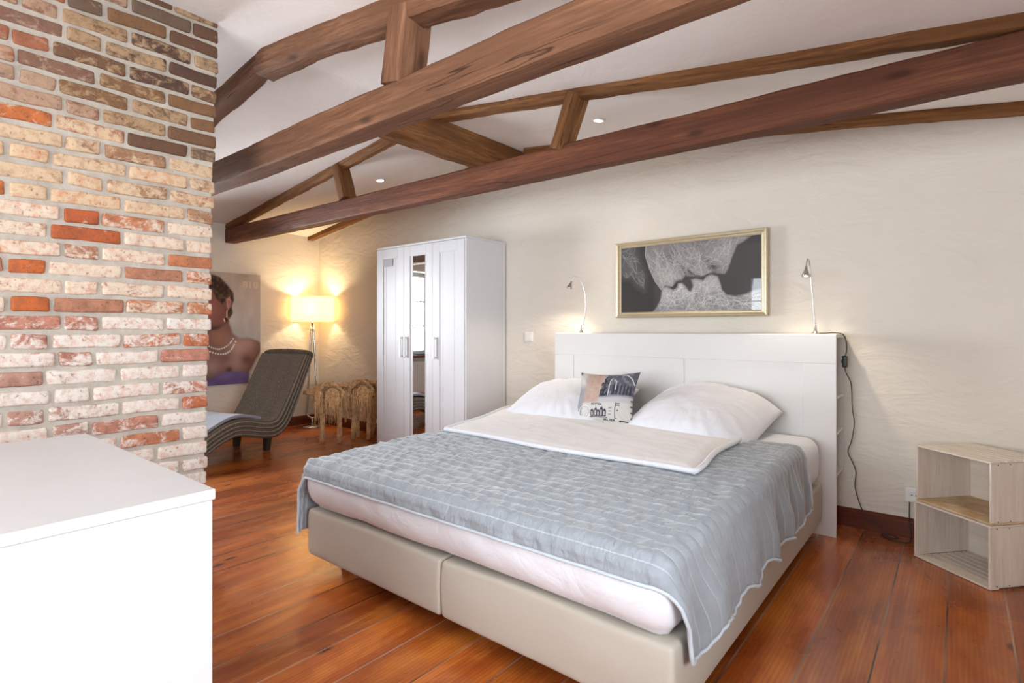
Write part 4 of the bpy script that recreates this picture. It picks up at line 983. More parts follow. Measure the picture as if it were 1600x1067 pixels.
def strands(m, n_, flow, col, a, nseg=7, step=0.035, w=0.0016):
    for _ in range(n_):
        for _t in range(60):
            x, y = rnd.random(), rnd.random()
            if at(m, x, y): break
        th = flow(x, y) + rnd.gauss(0, 0.35); pts = [(x, y)]; cu = rnd.gauss(0, 0.22)
        for k in range(nseg):
            x += math.cos(th)*step/2.06; y += math.sin(th)*step; th += cu + rnd.gauss(0, 0.1)
            if not (-0.02 < x < 1.02 and -0.02 < y < 1.02) or not at(m, x, y): break
            pts.append((x, y))
        if len(pts) > 2:
            c = rnd.uniform(0.35, 0.75)*col; xs_ = [p[0] for p in pts]; ys_ = [p[1] for p in pts]
            i0, i1 = max(0, int(min(xs_)*419)-3), min(420, int(max(xs_)*419)+4); j0, j1 = max(0, int(min(ys_)*203)-3), min(204, int(max(ys_)*203)+4)
            sub = Canvas.__new__(Canvas); sub.U = cv.U[i0:i1, j0:j1]; sub.V = cv.V[i0:i1, j0:j1]; sub.asp = cv.asp; sub.px = cv.px; sub.c = cv.c[i0:i1, j0:j1]
            sub.line(pts, (c, c*0.99, c*0.97), w, a); cv.c[i0:i1, j0:j1] = sub.c
strands(inTop, 420, lambda x, y: -1.05+0.9*(x-0.5) if x < 0.62 else (1.0 if x > 0.74 else 0.3), 1.0, 0.5)
strands(inBot, 480, lambda x, y: rnd.uniform(0, math.pi) if x < 0.7 else rnd.uniform(-1.2, 0.6), 1.15, 0.6)
strands(inN, 60, lambda x, y: -0.9, 0.9, 0.5)
cv.line([(0.202, 1.0), (0.196, 0.867), (0.228, 0.661), (0.275, 0.455), (0.32, 0.33)], (0.5, 0.49, 0.48), 0.005, 0.7)
Xg = (U-0.5)*0.985; Zg = (V-0.5)*0.478
o = grid('photo_print', np.stack([Xg, np.full_like(Xg, -0.010), Zg], -1), M_photo, pic, cv.c, smooth=False)
sd = o.modifiers.new('thickness', 'SOLIDIFY'); sd.thickness = 0.003; sd.offset = -1

# ================================================================== PORTRAIT CANVAS ON THE LEFT WALL
por = thing('portrait_canvas', (XL+0.018, 2.508, 1.145), 'painted canvas of a person with beaded necklace and purple dress, partly behind the brick pillar', 'painting')
cv = Canvas(200, 260, 0.763); U, V = cv.U, cv.V
n1 = fbm(U*9, V*7, 0, 2, 4); n2 = fbm(U*3, V*3, 0, 5, 3)
gr = np.clip(V*1.4-0.55, 0, 1)[..., None]; cv.c = (1-gr)*np.array((0.42, 0.42, 0.42)) + gr*np.array((0.34, 0.27, 0.22)); cv.c *= (1+0.20*n1+0.15*n2)[..., None]
cv.text('BIG', 0.80, 0.88, 0.045, (0.50, 0.42, 0.33), 0.006)
body = [(0.60, 0.62), (0.641, 0.53), (0.675, 0.455), (0.745, 0.411), (0.858, 0.415), (0.967, 0.387), (1.05, 0.34), (0.93, 0.188), (0.872, 0.101), (0.83, -0.05), (-.02, -0.05), (-.02, 0.33), (0.10, 0.40), (0.30, 0.43), (0.38, 0.477), (0.50, 0.51)]
k = cv.poly(body, (0.16, 0.085, 0.070), 0.012); cv.c *= (1+k*0.5*fbm(U*6, V*6, 0, 8, 3))[..., None]
for (x, y, r, c, a) in [(0.74, 0.33, .10, (0.45, 0.30, 0.27), .8), (0.70, 0.20, .09, (0.38, 0.24, 0.22), .7), (0.86, 0.36, .06, (0.42, 0.28, 0.25), .6), (0.52, 0.42, .08, (0.33, 0.17, 0.11), .8), (0.45, 0.17, .08, (0.40, 0.26, 0.24), .7), (0.63, 0.13, .03, (0.04, 0.02, 0.02), .8), (0.83, 0.22, .05, (0.05, 0.025, 0.02), .6), (0.60, 0.24, .05, (0.14, 0.07, 0.07), .5)]:
    cv.blend(np.exp(-(((cv.X()-x*.763)/r)**2+((V-y)/r)**2))*a*k, c)
cv.poly([(0.24, 0.80), (0.24, 0.86), (0.30, 0.93), (0.40, 0.975), (0.526, 0.953), (0.675, 0.822), (0.682, 0.757), (0.655, 0.70), (0.668, 0.638), (0.634, 0.594), (0.58, 0.62), (0.45, 0.70)], (0.035, 0.022, 0.016), 0.008)
face = [(0.454, 0.855), (0.487, 0.772), (0.553, 0.721), (0.594, 0.754), (0.607, 0.669), (0.628, 0.562), (0.513, 0.497), (0.383, 0.477), (0.30, 0.50), (0.24, 0.56), (0.25, 0.62), (0.21, 0.66), (0.25, 0.72), (0.24, 0.80), (0.30, 0.86)]
k = cv.poly(face, (0.17, 0.075, 0.060), 0.010); cv.blend(np.exp(-(((cv.X()-.42*.763)/.08)**2+((V-.66)/.12)**2))*0.7*k, (0.34, 0.13, 0.12))
cv.blend(np.exp(-(((cv.X()-.47*.763)/.10)**2+((V-.49)/.03)**2))*0.8*k, (0.04, 0.02, 0.018))
cv.line([(0.27, 0.74), (0.33, 0.745)], (0.03, 0.02, 0.02), 0.006); cv.line([(0.24, 0.605), (0.32, 0.612)], (0.30, 0.06, 0.06), 0.010)
hair = [(0.24, 0.86), (0.30, 0.93), (0.40, 0.975), (0.461, 0.971), (0.526, 0.953), (0.607, 0.894), (0.675, 0.822), (0.682, 0.757), (0.655, 0.713), (0.668, 0.638), (0.634, 0.594), (0.607, 0.669), (0.594, 0.765), (0.553, 0.721), (0.487, 0.772), (0.454, 0.855), (0.33, 0.87)]
k = cv.poly(hair, (0.035, 0.022, 0.016), 0.012); cv.blend(np.clip(vn(U*40, V*40, 0, 7)*1.3, 0, 1)*k*0.6, (0.13, 0.075, 0.045))
cv.poly([(0.60, 0.765), (0.635, 0.785), (0.655, 0.74), (0.64, 0.69), (0.615, 0.665), (0.602, 0.70)], (0.45, 0.22, 0.19), 0.010); cv.poly([(0.622, 0.755), (0.640, 0.74), (0.625, 0.70)], (0.16, 0.06, 0.05), 0.008)
cv.line([(0.606, 0.66), (0.604, 0.60)], (0.60, 0.48, 0.35), 0.004); cv.blend(np.clip((0.022-np.hypot(cv.X()-.593*.763, V-.578))/0.004, 0, 1), (0.10, 0.025, 0.02)); cv.line([(0.570, 0.585), (0.582, 0.562)], (0.6, 0.5, 0.36), 0.005)
def beads(pts, r):
    P = catmull([(x, y, 0) for x, y in pts], 8); acc = 0
    for a_, b_ in zip(P, P[1:]):
        acc += math.hypot((b_.x-a_.x)*.763, b_.y-a_.y)
        if acc > r*1.9:
            acc = 0; cv.blend(np.clip((r-np.hypot(cv.X()-b_.x*.763, V-b_.y))/0.004+.5, 0, 1), (0.78, 0.74, 0.68))
beads([(0.689, 0.422), (0.62, 0.352), (0.526, 0.318), (0.434, 0.335), (0.33, 0.38), (0.26, 0.43)], 0.0065)
beads([(0.716, 0.399), (0.647, 0.304), (0.553, 0.272), (0.434, 0.293), (0.32, 0.34), (0.24, 0.40)], 0.0075)
k = cv.poly([(-.02, -.05), (-.02, 0.045), (0.2, 0.05), (0.421, 0.058), (0.513, 0.096), (0.675, 0.115), (0.816, 0.103), (0.865, 0.079), (0.85, -.05)], (0.125, 0.09, 0.22), 0.012); cv.c *= (1+k*0.35*fbm(U*5, V*12, 0, 18, 3))[..., None]
cv.c = np.clip(cv.c*1.25, 0, 0.8)
o = grid('painted_cloth', np.stack([np.zeros_like(U), (U-0.5)*0.916, (V-0.5)*1.2], -1), M_canvas, por, cv.c, smooth=False)
sd = o.modifiers.new('thickness', 'SOLIDIFY'); sd.thickness = 0.016; sd.offset = -1
# ================================================================== WARDROBE
WX0, WX1, WY, WH = -4.262, -3.090, 3.188, 1.90
wr = thing('wardrobe', ((WX0+WX1)/2, 3.44, 0), 'tall white three-door wardrobe with a narrow mirror in the middle door', 'wardrobe')
R0 = Vector(wr.location)
def wbox(mb, x0, x1, y0, y1, z0, z1): mb.box((x0-R0.x, y0-R0.y, z0), (x1-R0.x, y1-R0.y, z1))
mb = MB(); wbox(mb, WX0, WX0+0.018, WY+0.004, 3.688, 0, WH-0.0185); wbox(mb, WX1-0.018, WX1, WY+0.004, 3.688, 0, WH-0.0185); wbox(mb, WX0, WX1, WY+0.004, 3.688, WH-0.018, WH)
wbox(mb, WX0+0.018, WX1-0.018, WY+0.03, 3.68, 0.07, 0.088); wbox(mb, WX0+0.018, WX1-0.018, 3.674, 3.684, 0.0, WH-0.018); wbox(mb, WX0+0.018, WX1-0.018, WY+0.04, WY+0.05, 0.0, 0.07)
mb.build('body', M_white2, wr, bevel=0.0015, seg=1)
dw = (WX1-WX0-0.036)/3
for k in range(3):
    x0 = WX0+0.018+dw*k+0.0015; x1 = x0+dw-0.003; z0, z1 = 0.075, WH-0.022
    mb = MB(); wbox(mb, x0, x1, WY+0.006, WY+0.020, z0, z1); s = 0.082
    wbox(mb, x0, x0+s, WY, WY+0.008, z0, z1); wbox(mb, x1-s, x1, WY, WY+0.008, z0, z1)
    wbox(mb, x0+s, x1-s, WY, WY+0.008, z1-0.09, z1); wbox(mb, x0+s, x1-s, WY, WY+0.008, z0, z0+0.095)
    for q in (x0+s+0.038, x1-s-0.038):
        if k != 1: wbox(mb, q-0.001, q+0.001, WY+0.0045, WY+0.0065, z0+0.10, z1-0.09)
    d = mb.build('door', M_white2, wr, bevel=0.0012, seg=1)
    if k == 1:
        mb = MB(); wbox(mb, x0+0.118, x1-0.094, WY+0.0035, WY+0.0065, z0+0.115, z1-0.095); mb.build('mirror', M_mirror, d)
        mb = MB()
        for (a, b_) in ((x0+0.112, x0+0.118), (x1-0.094, x1-0.088)): wbox(mb, a, b_, WY+0.0015, WY+0.007, z0+0.109, z1-0.089)
        mb.build('mirror_trim', M_white2, d)
    hx = {0: x1-0.028, 1: x0+0.028, 2: x0+0.030}[k]
    mb = MB(); wbox(mb, hx-0.011, hx+0.011, WY-0.024, WY-0.014, 0.885, 1.075); wbox(mb, hx-0.010, hx+0.010, WY-0.016, WY+0.001, 0.890, 0.905); wbox(mb, hx-0.010, hx+0.010, WY-0.016, WY+0.001, 1.055, 1.070)
    mb.build('handle', M_plastic, d, bevel=0.004)
    if k == 0:
        mb = MB(); wbox(mb, x0+0.08, x0+0.215, WY-0.0012, WY+0.0003, 1.715, 1.785); mb.build('sticker', M_label, d)['label'] = 'small grey rectangular sticker'

# ================================================================== CHEST IN THE FOREGROUND
ch = thing('chest_of_drawers', (-1.815, 0.29, 0), 'low white chest with grey-white top, cut off by the lower left corner', 'chest')
C0 = Vector(ch.location); cx0, cx1, cy0, cy1, chh = -2.335, -1.298, 0.03, 0.532, 0.78
def cbox(mb, x0, x1, y0, y1, z0, z1): mb.box((x0-C0.x, y0-C0.y, z0), (x1-C0.x, y1-C0.y, z1))
mb = MB(); cbox(mb, cx0, cx1, cy0, cy1, chh-0.024, chh); mb.build('top_board', M_white, ch, bevel=0.003)
mb = MB(); cbox(mb, cx1-0.022, cx1-0.003, cy0+0.004, cy1-0.006, 0.0, chh-0.0245); cbox(mb, cx0+0.003, cx0+0.022, cy0+0.004, cy1-0.006, 0.0, chh-0.0245)
cbox(mb, cx0+0.022, cx1-0.022, cy0+0.03, cy1-0.02, 0.03, 0.05); cbox(mb, cx0+0.022, cx1-0.022, cy0+0.006, cy0+0.012, 0.0, chh-0.0245)
mb.build('body', M_white, ch, bevel=0.002)
for k in range(3):
    z0 = 0.055+k*0.232
    mb = MB(); cbox(mb, cx0+0.024, cx1-0.024, cy1-0.022, cy1-0.004, z0, z0+0.228); d = mb.build('drawer', M_white, ch, bevel=0.002)
    for q in (-0.25, 0.25):
        mb = MB(); cbox(mb, C0.x+q-0.05, C0.x+q+0.05, cy1-0.004, cy1+0.018, z0+0.14, z0+0.152); mb.build('handle', M_plastic, d, bevel=0.003)

# ================================================================== CRATES
def crate(name, origin, ang, z0, w, d, h, label, slat_top, group='stacked wooden wine crates'):
    r = thing(name, (origin[0], origin[1], z0), label, 'crate', group, ang); t = 0.009
    # local x along the open front, y going back
    for x in (0, w-t):
        mb = MB(); mb.box((x, 0, t+0.0003), (x+t, d, h-t-0.0003)); p = mb.build('side_panel', M_crate, r, bevel=0.001, seg=1)
        if x > 0:
            for (yy, zz) in [(0.035, 0.014), (0.10, 0.014), (0.035, h-0.014), (0.10, h-0.014), (0.25, 0.014), (0.25, h-0.014)]: mb = MB(); mb.lathe([(0.0028, 0), (0.0028, 0.0012)], n=8, M=Matrix.Translation((x+t-0.0004, yy, zz)) @ Matrix.Rotation(math.pi/2, 4, 'Y')); mb.build('nail_head', M_hole, p)
    mb = MB(); mb.box((t, d-t, t), (w-t, d, h-t)); mb.build('back_panel', M_crate_h, r)
    def board(z, slats, nm):
        mb = MB(); mb.box((t*0, 0, z), (w, 0.045, z+t)) if slats else mb.box((0, 0, z), (w, d-t, z+t))
        if slats:
            n = 6; y = 0.052; sw = (d-t-y)/n
            for k in range(n): mb.box((t, y+k*sw, z+0.001), (w-t, y+(k+1)*sw-0.009, z+t-0.001))
            for x in (t, w-t-0.02): mb.box((x, 0.05, z+ (0.0 if z > 0.1 else 0.0)), (x+0.02, d-t, z+0.003))
            mb.box((0.0, d-t-0.004, z), (w, d, z+t))
        mb.build(nm, M_crate_h, r, bevel=0.0008, seg=1)
    board(0 if not slat_top else 0, not slat_top, 'bottom_board'); board(h-t, slat_top, 'top_board')
    return r
ang = math.atan2(-0.24, 0.275)
crate('wine_crate', (-0.178, 3.405), ang, 0.002, 0.372, 0.325, 0.279, 'whitewashed open wooden crate standing on the floor, under the other crate', False)
crate('wine_crate', (-0.170, 3.405), ang, 0.283, 0.366, 0.322, 0.277, 'whitewashed open wooden crate with stained floor, on top of the other crate', True)
# old water stain on the upper crate's floor board
mm, nt, b = newmat('stained_raw_pine'); v = coords(nt)
c = ramp(nt, noise(nt, v, 9.0, 5, 0.6), [(0.35, (0.42, 0.27, 0.14)), (0.55, (0.60, 0.44, 0.27)), (0.75, (0.66, 0.55, 0.42))]); L(nt, c, b.inputs['Base Color']); b.inputs['Roughness'].default_value = 0.7
for o in bpy.data.objects:
    if o.name.startswith('bottom_board') and o.parent.location.z > 0.2: o.data.materials[0] = mm

# ================================================================== WALL FITTINGS
sw = thing('light_switch', (-2.838, YB-0.003, 1.075), 'small square white light switch on the wall between wardrobe and headboard', 'switch')
mb = MB(); mb.box((-0.040, -0.010, -0.040), (0.040, 0.004, 0.040)); mb.build('plate', M_plastic, sw, bevel=0.003)
mb = MB(); mb.box((-0.027, -0.014, -0.027), (0.027, -0.009, 0.027)); mb.build('rocker', M_plastic, sw, bevel=0.002)
so = thing('wall_socket', (-0.192, YB-0.003, 0.240), 'square white wall socket just above the skirting beside the crates', 'socket')
mb = MB(); mb.box((-0.040, -0.030, -0.040), (0.040, 0.004, 0.040)); mb.build('plate', M_plastic, so, bevel=0.004)
mb = MB(); Mx = Matrix.Translation((0, -0.030, 0)) @ Matrix.Rotation(math.pi/2, 4, 'X'); mb.lathe([(0.001, -0.001), (0.021, -0.001), (0.021, 0.0015), (0.024, 0.0015), (0.024, 0.003), (0.001, 0.0005)], n=24, M=Mx); mb.build('socket_well', M_rad, so, smooth=False)
mb = MB()
for x in (-0.0095, 0.0095): mb.lathe([(0.003, 0), (0.003, 0.004)], n=10, M=Matrix.Translation((x, -0.031, 0)) @ Matrix.Rotation(math.pi/2, 4, 'X'))
mb.build('pin_hole', M_hole, so)

# radiator under the west window (seen in the wardrobe mirror)
ra = thing('radiator', (XL+0.06, 1.30, 0.22), 'ribbed white radiator under the left window, seen in the wardrobe mirror', 'radiator')
mb = MB(); mb.box((-0.03, -0.48, 0), (0.03, 0.48, 0.44))
for k in range(24): y = -0.47+k*0.04; mb.box((0.028, y+0.008, 0.02), (0.038, y+0.030, 0.42))
mb.build('panel', M_rad, ra, bevel=0.003)
mb = MB(); mb.box((-0.032, -0.49, 0.44), (0.042, 0.49, 0.452)); mb.build('grille', M_rad, ra, bevel=0.002)
mb = MB(); mb.tube([(0, -0.44, 0.0), (0, -0.44, -0.22)], 0.008, 8); mb.tube([(0, -0.40, 0.0), (0, -0.40, -0.22)], 0.008, 8); mb.build('pipes', M_rad, ra, smooth=True)
for y in (-0.3, 0.26):
    mb = MB(); mb.box((-0.058, y, 0.30), (-0.028, y+0.04, 0.34)); mb.build('bracket', M_rad, ra)

# ================================================================== WICKER CHAISE
chz = thing('wicker_chaise', (-5.25, 2.50, 0), 'dark woven wicker chaise longue with a high sloping back, behind the brick pillar', 'lounge chair')
th = math.atan2(0.26, 0.966); Wd = 0.62
chz.rotation_euler = (0, 0, th)      # local -Y towards the foot, local X towards the near side
cl = [(-0.405, 0.865, 0.105), (-0.34, 0.735, 0.12), (-0.22, 0.50, 0.135), (-0.13, 0.335, 0.145), (-0.06, 0.245, 0.150), (0.04, 0.205, 0.150), (0.18, 0.222, 0.145), (0.32, 0.258, 0.140), (0.45, 0.268, 0.135), (0.60, 0.225, 0.13), (0.80, 0.130, 0.12), (1.0, 0.075, 0.105), (1.22, 0.062, 0.10)]
Q = catmull([(s, z, t) for s, z, t in cl], 12); ss = np.array([q.x for q in Q]); zz = np.array([q.y for q in Q]); tt = np.array([q.z for q in Q])
tx = np.gradient(ss); tz = np.gradient(zz); ln_ = np.hypot(tx, tz); tx /= ln_; tz /= ln_; nx_, nz_ = -tz, tx   # normal: up / towards the sitter
arc = np.concatenate([[0], np.cumsum(np.hypot(np.diff(ss), np.diff(zz)))])
# cross-section: x across, n thickness
sec = []; per = []; acc = 0
nr = 132
for k in range(nr+1): x = -Wd/2+0.02+(Wd-0.04)*k/nr; sec.append((x, 1, 'top'))
for k in range(1, 40): a = k/40; sec.append((Wd/2, 1-2*a, 'side'))
for k in range(40): x = Wd/2-0.02-(Wd-0.04)*k/39; sec.append((x, -1, 'bot'))
for k in range(1, 40): a = k/40; sec.append((-Wd/2, -1+2*a, 'side'))
P = np.zeros((len(sec), len(Q), 3)); UVc = np.zeros((len(sec), len(Q), 2))
for i, (x, n_, kind) in enumerate(sec):
    h = tt/2; xx = np.full_like(ss, x); nn = n_*h
    if kind == 'top':
        nn = nn + 0.0045*math.cos(2*math.pi*(x+Wd/2)/0.018)*np.ones_like(ss) + 0.016*(abs(x)/(Wd/2))**8
        u = x
    elif kind == 'side':
        b_ = abs(math.sin(math.pi*(n_+1)/2*4)); xx = xx - math.copysign(0.012, x)*(1-b_) + 0; rnd_ = math.sqrt(max(0, 1-abs(n_)**6)); xx = xx - math.copysign(0.02*(1-rnd_), x); u = Wd + n_*0.07
    else: u = x; nn = nn + 0.002*math.cos(2*math.pi*x/0.03)
    P[i, :, 0] = xx; P[i, :, 1] = -(ss + nx_*nn); P[i, :, 2] = np.maximum(zz + nz_*nn, 0.012); UVc[i, :, 0] = u; UVc[i, :, 1] = arc
o = grid('woven_body', P, M_wicker, chz, wrap_u=True, uv=UVc, flip=True)
bm = bmesh.new(); bm.from_mesh(o.data); bmesh.ops.holes_fill(bm, edges=[e for e in bm.edges if e.is_boundary], sides=0); bmesh.ops.recalc_face_normals(bm, faces=bm.faces); bm.to_mesh(o.data); bm.free()
# rolled rim at the top of the back
mb = MB(); mb.tube([(x, 0.405+0.012, 0.872+0.010*math.cos(x*6)) for x in np.linspace(-Wd/2+0.012, Wd/2-0.012, 16)], [0.045]+[0.054]*14+[0.045], 12)
mb.build('rolled_rim', M_wicker_plain if 'M_wicker_plain' in globals() else twig_mat('wicker_rim', (0.035, 0.026, 0.02), (0.16, 0.125, 0.095)), chz, smooth=True)
for (x, s) in [(0.20, 0.02), (-0.20, 0.02), (0.20, 0.86), (-0.20, 0.86)]:
    zt = 0.16 if s < 0.5 else 0.085
    mb = MB(); vs = []
    for (z, w_, o_) in ((0, 0.026, 0.012), (zt, 0.034, 0.0)):
        vs += [(x-w_, -s-w_*0.8-o_, z), (x+w_, -s-w_*0.8-o_, z), (x+w_, -s+w_*0.8-o_, z), (x-w_, -s+w_*0.8-o_, z)]
    mb.add(vs, [(0,3,2,1),(4,5,6,7),(0,1,5,4),(1,2,6,5),(2,3,7,6),(3,0,4,7)]); mb.build('leg', M_dark, chz, bevel=0.003)
# grey seat pad draped over the hump
n1, n2 = 60, 40
s_ = np.linspace(0.16, 1.05, n1); x_ = np.linspace(-Wd/2+0.01, Wd/2-0.03, n2); SS, XX = np.meshgrid(s_, x_, indexing='ij')
zi = np.interp(SS, ss + nx_*tt/2, zz + nz_*tt/2)
zt = np.maximum(zi, 0.02) + 0.022 + 0.006*fbm(SS*7, XX*7, 0, 3)
Pp = np.stack([XX, -SS, zt], -1)
pad = grid('seat_pad', Pp, M_throw, None); pad.location = chz.location; pad.rotation_euler = chz.rotation_euler
sd = pad.modifiers.new('thickness', 'SOLIDIFY'); sd.thickness = 0.026; sd.offset = 1; bv = pad.modifiers.new('soft', 'BEVEL'); bv.width = 0.008; bv.segments = 2
bpy.context.view_layer.update()
tag(pad, 'grey-blue seat pad lying on the wicker chaise', 'seat pad')

# ================================================================== FLOOR LAMP
fl = thing('floor_lamp', (-5.86, 3.475, 0), 'lit floor lamp with cream rectangular shade and steel U-shaped stem in the corner', 'lamp')
mb = MB(); mb.lathe([(0.120, 0.0), (0.122, 0.006), (0.118, 0.012), (0.03, 0.018), (0.012, 0.022)], (0, 0, 0), 40); mb.build('base', M_chrome, fl, smooth=True)
mb = MB(); mb.tube([(0, 0, 0.018), (0, 0, 0.105)], 0.013, 14); 
a = math.radians(39.3); ux, uy = math.cos(a), math.sin(a)
def arm(sg):
    pts = []; wd = 0.066
    for k in range(9): t = k/8*math.pi/2; pts.append((sg*wd*math.sin(t), 0.165-0.066*math.cos(t)))
    for k in range(1, 13): f = k/12; pts.append((sg*(wd*(1-f)+0.010*f), 0.165+(1.19-0.165)*f))
    return [(x*ux, x*uy, z) for x, z in pts]
for sg in (-1, 1): mb.tube(arm(sg), 0.0125, 10)
mb.tube([(0, 0, 1.17), (0, 0, 1.26)], 0.016, 12); mb.build('stem', M_chrome, fl, smooth=True)
mb = MB(); mb.tube([(0, 0, 1.26), (0, 0, 1.31)], 0.018, 12); mb.lathe([(0.012, 1.30), (0.026, 1.32), (0.032, 1.345), (0.026, 1.375), (0.006, 1.39)], (0, 0, 0), 16); mb.build('bulb', M_bulb, fl, smooth=True)
# shade: slim rectangular tube of cloth, open above and below
wdt, dpt, z0, z1 = 0.222, 0.095, 1.225, 1.52; ring_ = []
for k in range(72):
    t = 2*math.pi*k/72; c_, s__ = math.cos(t), math.sin(t); e_ = 0.18
    ring_.append((math.copysign(abs(c_)**e_, c_)*wdt, math.copysign(abs(s__)**e_, s__)*dpt))
P = np.zeros((72, 12, 3))
for i, (x, y) in enumerate(ring_):
    for j in range(12): P[i, j] = (x*ux - y*uy, x*uy + y*ux, z0+(z1-z0)*j/11)
o = grid('lamp_shade', P, M_shade, fl, wrap_u=True); sd = o.modifiers.new('thickness', 'SOLIDIFY'); sd.thickness = 0.003
mb = MB()
for zz_ in (1.30,): mb.tube([(-wdt*ux, -wdt*uy, zz_), (wdt*ux, wdt*uy, zz_)], 0.003, 6); mb.tube([(dpt*uy, -dpt*ux, zz_), (-dpt*uy, dpt*ux, zz_)], 0.003, 6)
mb.build('shade_spider', M_chrome, fl)
pl = bpy.data.lights.new('floor_lamp_bulb', 'POINT'); pl.energy = 13; pl.color = (1.0, 0.74, 0.42); pl.shadow_soft_size = 0.045
po = bpy.data.objects.new('floor_lamp_bulb', pl); COL.objects.link(po); po.location = (-5.86, 3.475, 1.40)
mb = MB(); mb.tube(catmull([(-5.92, 3.37, 0.012), (-5.99, 3.33, 0.03), (-6.055, 3.26, 0.14), (-6.06, 3.18, 0.17), (-6.065, 3.10, 0.13), (-6.068, 3.02, 0.14)]), 0.003, 6)
tag(mb.build('power_cable', M_cable, None, smooth=True), 'thin dark cord running from the floor lamp along the skirting', 'cable')

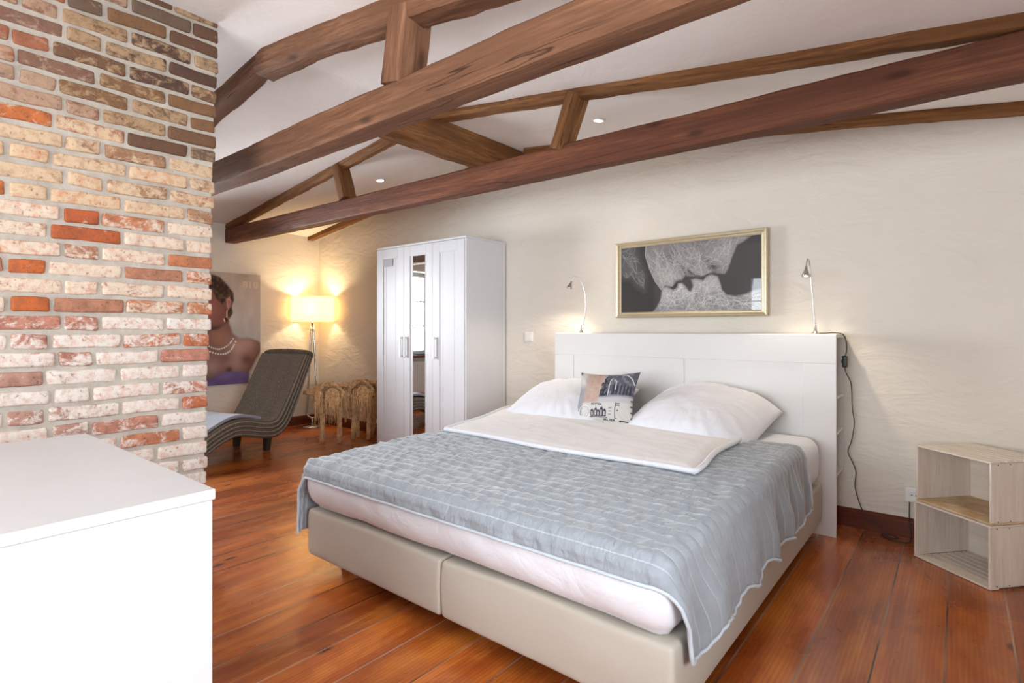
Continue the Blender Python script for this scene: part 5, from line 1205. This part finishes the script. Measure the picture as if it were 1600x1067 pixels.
# ================================================================== TWIG ANIMALS
def twig_animal(loc_, heading, label, seed, scale=1.0, headup=0.0):
    r = thing('twig_animal', loc_, label, 'animal figure', 'twig animal figures in the corner', heading); R_ = random.Random(seed)
    r.scale = (scale*0.80, scale*0.80, scale)
    def rr(a): return R_.uniform(-a, a)
    # local x = facing direction; body centre at z .44
    def ell(cx, cy, cz, ax, ay, az, nu=22, nv=14, sd_=0):
        u = np.linspace(0, 2*math.pi, nu, endpoint=False); v = np.linspace(0.06, math.pi-0.06, nv); Ug, Vg = np.meshgrid(u, v, indexing='ij')
        k = 1+0.14*fbm(np.cos(Ug)*2, np.sin(Ug)*2, Vg*2, seed+sd_)
        return np.stack([cx+ax*np.cos(Ug)*np.sin(Vg)*k, cy+ay*np.sin(Ug)*np.sin(Vg)*k, cz+az*np.cos(Vg)*k], -1)
    grid('body', ell(-0.01, 0, 0.462, 0.15, 0.080, 0.10), M_core, r, wrap_u=True)
    body = [c for c in r.children if c.name.startswith('body')][0]
    mb = MB()
    for k in range(230):      # twigs wound over the back
        t0 = R_.uniform(0, 2*math.pi); tl = R_.uniform(-0.9, 0.9); pts = []
        for j in range(7):
            t = t0 + (j-3)*0.30; rx_ = 0.158*math.cos(t); rz_ = 0.108*math.sin(t)
            pts.append((rx_+tl*0.02, (0.084*math.sqrt(max(0, 1-(tl*0.9)**2)))*(1 if k % 2 else -1)*math.sqrt(max(0.05, 1-abs(math.sin(t))*0.75)) + rr(0.004), 0.46+rz_*(1-abs(tl)*0.4)+rr(0.004)))
        mb.tube(pts, 0.0030, 4)
    for sg in (1, -1):        # rosette on the flank
        for q in range(16):
            ra_ = 0.020+0.004*q; pts = []
            for j in range(17):
                t = j/16*2*math.pi+q; pts.append((-0.04+ra_*math.cos(t), sg*(0.090+0.006*math.sin(3*t+q)), 0.440+ra_*math.sin(t)))
            mb.tube(pts, 0.0032, 4, caps=False)
        for q in range(14):
            t = R_.uniform(0, 6.28); mb.tube([(-0.04+0.07*math.cos(t), sg*0.092, 0.44+0.07*math.sin(t)), (-0.04, sg*(0.102), 0.44), (-0.04+0.07*math.cos(t+2.6), sg*0.092, 0.44+0.07*math.sin(t+2.6))], 0.003, 4)
    for k in range(90):       # mane / back tuft
        x = R_.uniform(-0.15, 0.16); mb.tube([(x, rr(0.05), 0.52+rr(0.01)), (x-0.03, rr(0.06), 0.55+rr(0.012)), (x-0.08+rr(0.02), rr(0.07), 0.535+rr(0.015))], 0.0028, 4)
    mb.build('wound_twigs', M_twig, body, smooth=True)
    # head: twigs drawn to a blunt muzzle
    hd = MB()
    H0 = Vector((0.12, 0, 0.50+headup)); H1 = Vector((0.285, 0, 0.475+headup*1.6))
    for k in range(90):
        a_ = R_.uniform(0, 6.28); q = R_.uniform(0.6, 1)
        pts = [H0 + Vector((-0.05, 0.05*q*math.cos(a_), 0.05*q*math.sin(a_))), H0.lerp(H1, 0.35)+Vector((0, 0.048*q*math.cos(a_+0.3), 0.045*q*math.sin(a_+0.3))), H0.lerp(H1, 0.8)+Vector((0, 0.026*q*math.cos(a_+0.6), 0.024*q*math.sin(a_+0.6))), H1+Vector((rr(0.02)+0.005, 0.014*math.cos(a_), 0.013*math.sin(a_)))]
        hd.tube(pts, 0.0032, 4)
    for sg in (-1, 1):
        for q in range(6): hd.tube([H0+Vector((0.0, sg*0.03, 0.035)), H0+Vector((-0.015, sg*0.055, 0.055+rr(0.008))), H0+Vector((-0.045+rr(0.01), sg*0.072, 0.050))], 0.0035, 4)
    hd.build('head', M_twig, r, smooth=True)
    # legs
    for (x, y) in ((0.095, 0.055), (0.095, -0.055), (-0.105, 0.055), (-0.105, -0.055)):
        lg = MB(); top_ = Vector((x, y*0.8, 0.42)); foot = Vector((x+rr(0.012), y+rr(0.006), 0.0)); kn = top_.lerp(foot, 0.55)+Vector((rr(0.015), 0, 0))
        lg.tube([top_, kn, foot+Vector((0, 0, 0.004))], [0.026, 0.018, 0.020], 8)
        for k in range(34):
            a_ = R_.uniform(0, 6.28); q = []
            for j in range(6):
                f = j/5; c = top_.lerp(kn, f/0.55) if f < 0.55 else kn.lerp(foot, (f-0.55)/0.45); rad = (0.032*(1-f)+0.019*f)*(1+rr(0.15)); tw = a_+f*R_.uniform(0.4, 1.6)
                q.append(c + Vector((rad*math.cos(tw), rad*math.sin(tw), 0.006 if f == 1 else 0)))
            lg.tube(q, 0.0032, 4)
        lg.build('leg', M_twig, r, smooth=True)
    fr_ = MB()
    for k in range(105):      # long fringe hanging from the flanks
        x = R_.uniform(-0.16, 0.17); sg = 1 if k % 2 else -1; z1_ = R_.uniform(0.15, 0.33); sp = rr(0.055)
        fr_.tube([(x, sg*0.070, 0.49), (x+sp*0.3, sg*0.098, 0.42), (x+sp*0.6+rr(0.008), sg*0.096, 0.34), (x+sp+rr(0.012), sg*(0.090+rr(0.012)), z1_)], [0.0034, 0.0034, 0.003, 0.0018], 4)
    for k in range(30):
        y = rr(0.07); fr_.tube([(-0.14, y, 0.49), (-0.172, y, 0.42), (-0.178+rr(0.01), y*1.1, 0.32), (-0.170+rr(0.015), y*1.1+rr(0.01), R_.uniform(0.18, 0.30))], 0.003, 4)
        fr_.tube([(0.13, y, 0.47), (0.160, y, 0.41), (0.162+rr(0.01), y*1.1, 0.32), (0.155+rr(0.02), y+rr(0.01), R_.uniform(0.20, 0.30))], 0.003, 4)
    fr_.build('twig_fringe', M_twig, r, smooth=True)
    ye = MB()
    for k in range(40):
        c = Vector((0.165+rr(0.02), rr(0.035), 0.415+rr(0.03))); ye.tube([c, c+Vector((rr(0.02), rr(0.02), rr(0.02))), c+Vector((rr(0.03), rr(0.03), rr(0.03)))], 0.0035, 4)
    ye.build('yellow_straw_collar', M_yellow, r, smooth=True)['label'] = 'tuft of yellow straw at the chest'
    return r
face = math.atan2(-0.633, -0.774)
twig_animal((-4.905, 3.105, 0.001), face+0.15, 'twig animal figure nearer the floor lamp, muzzle pointing left', 3, 1.06)
twig_animal((-4.80, 3.42, 0.001), face-0.20, 'twig animal figure next to the wardrobe with a round twig rosette on its flank', 9, 1.08, 0.01)
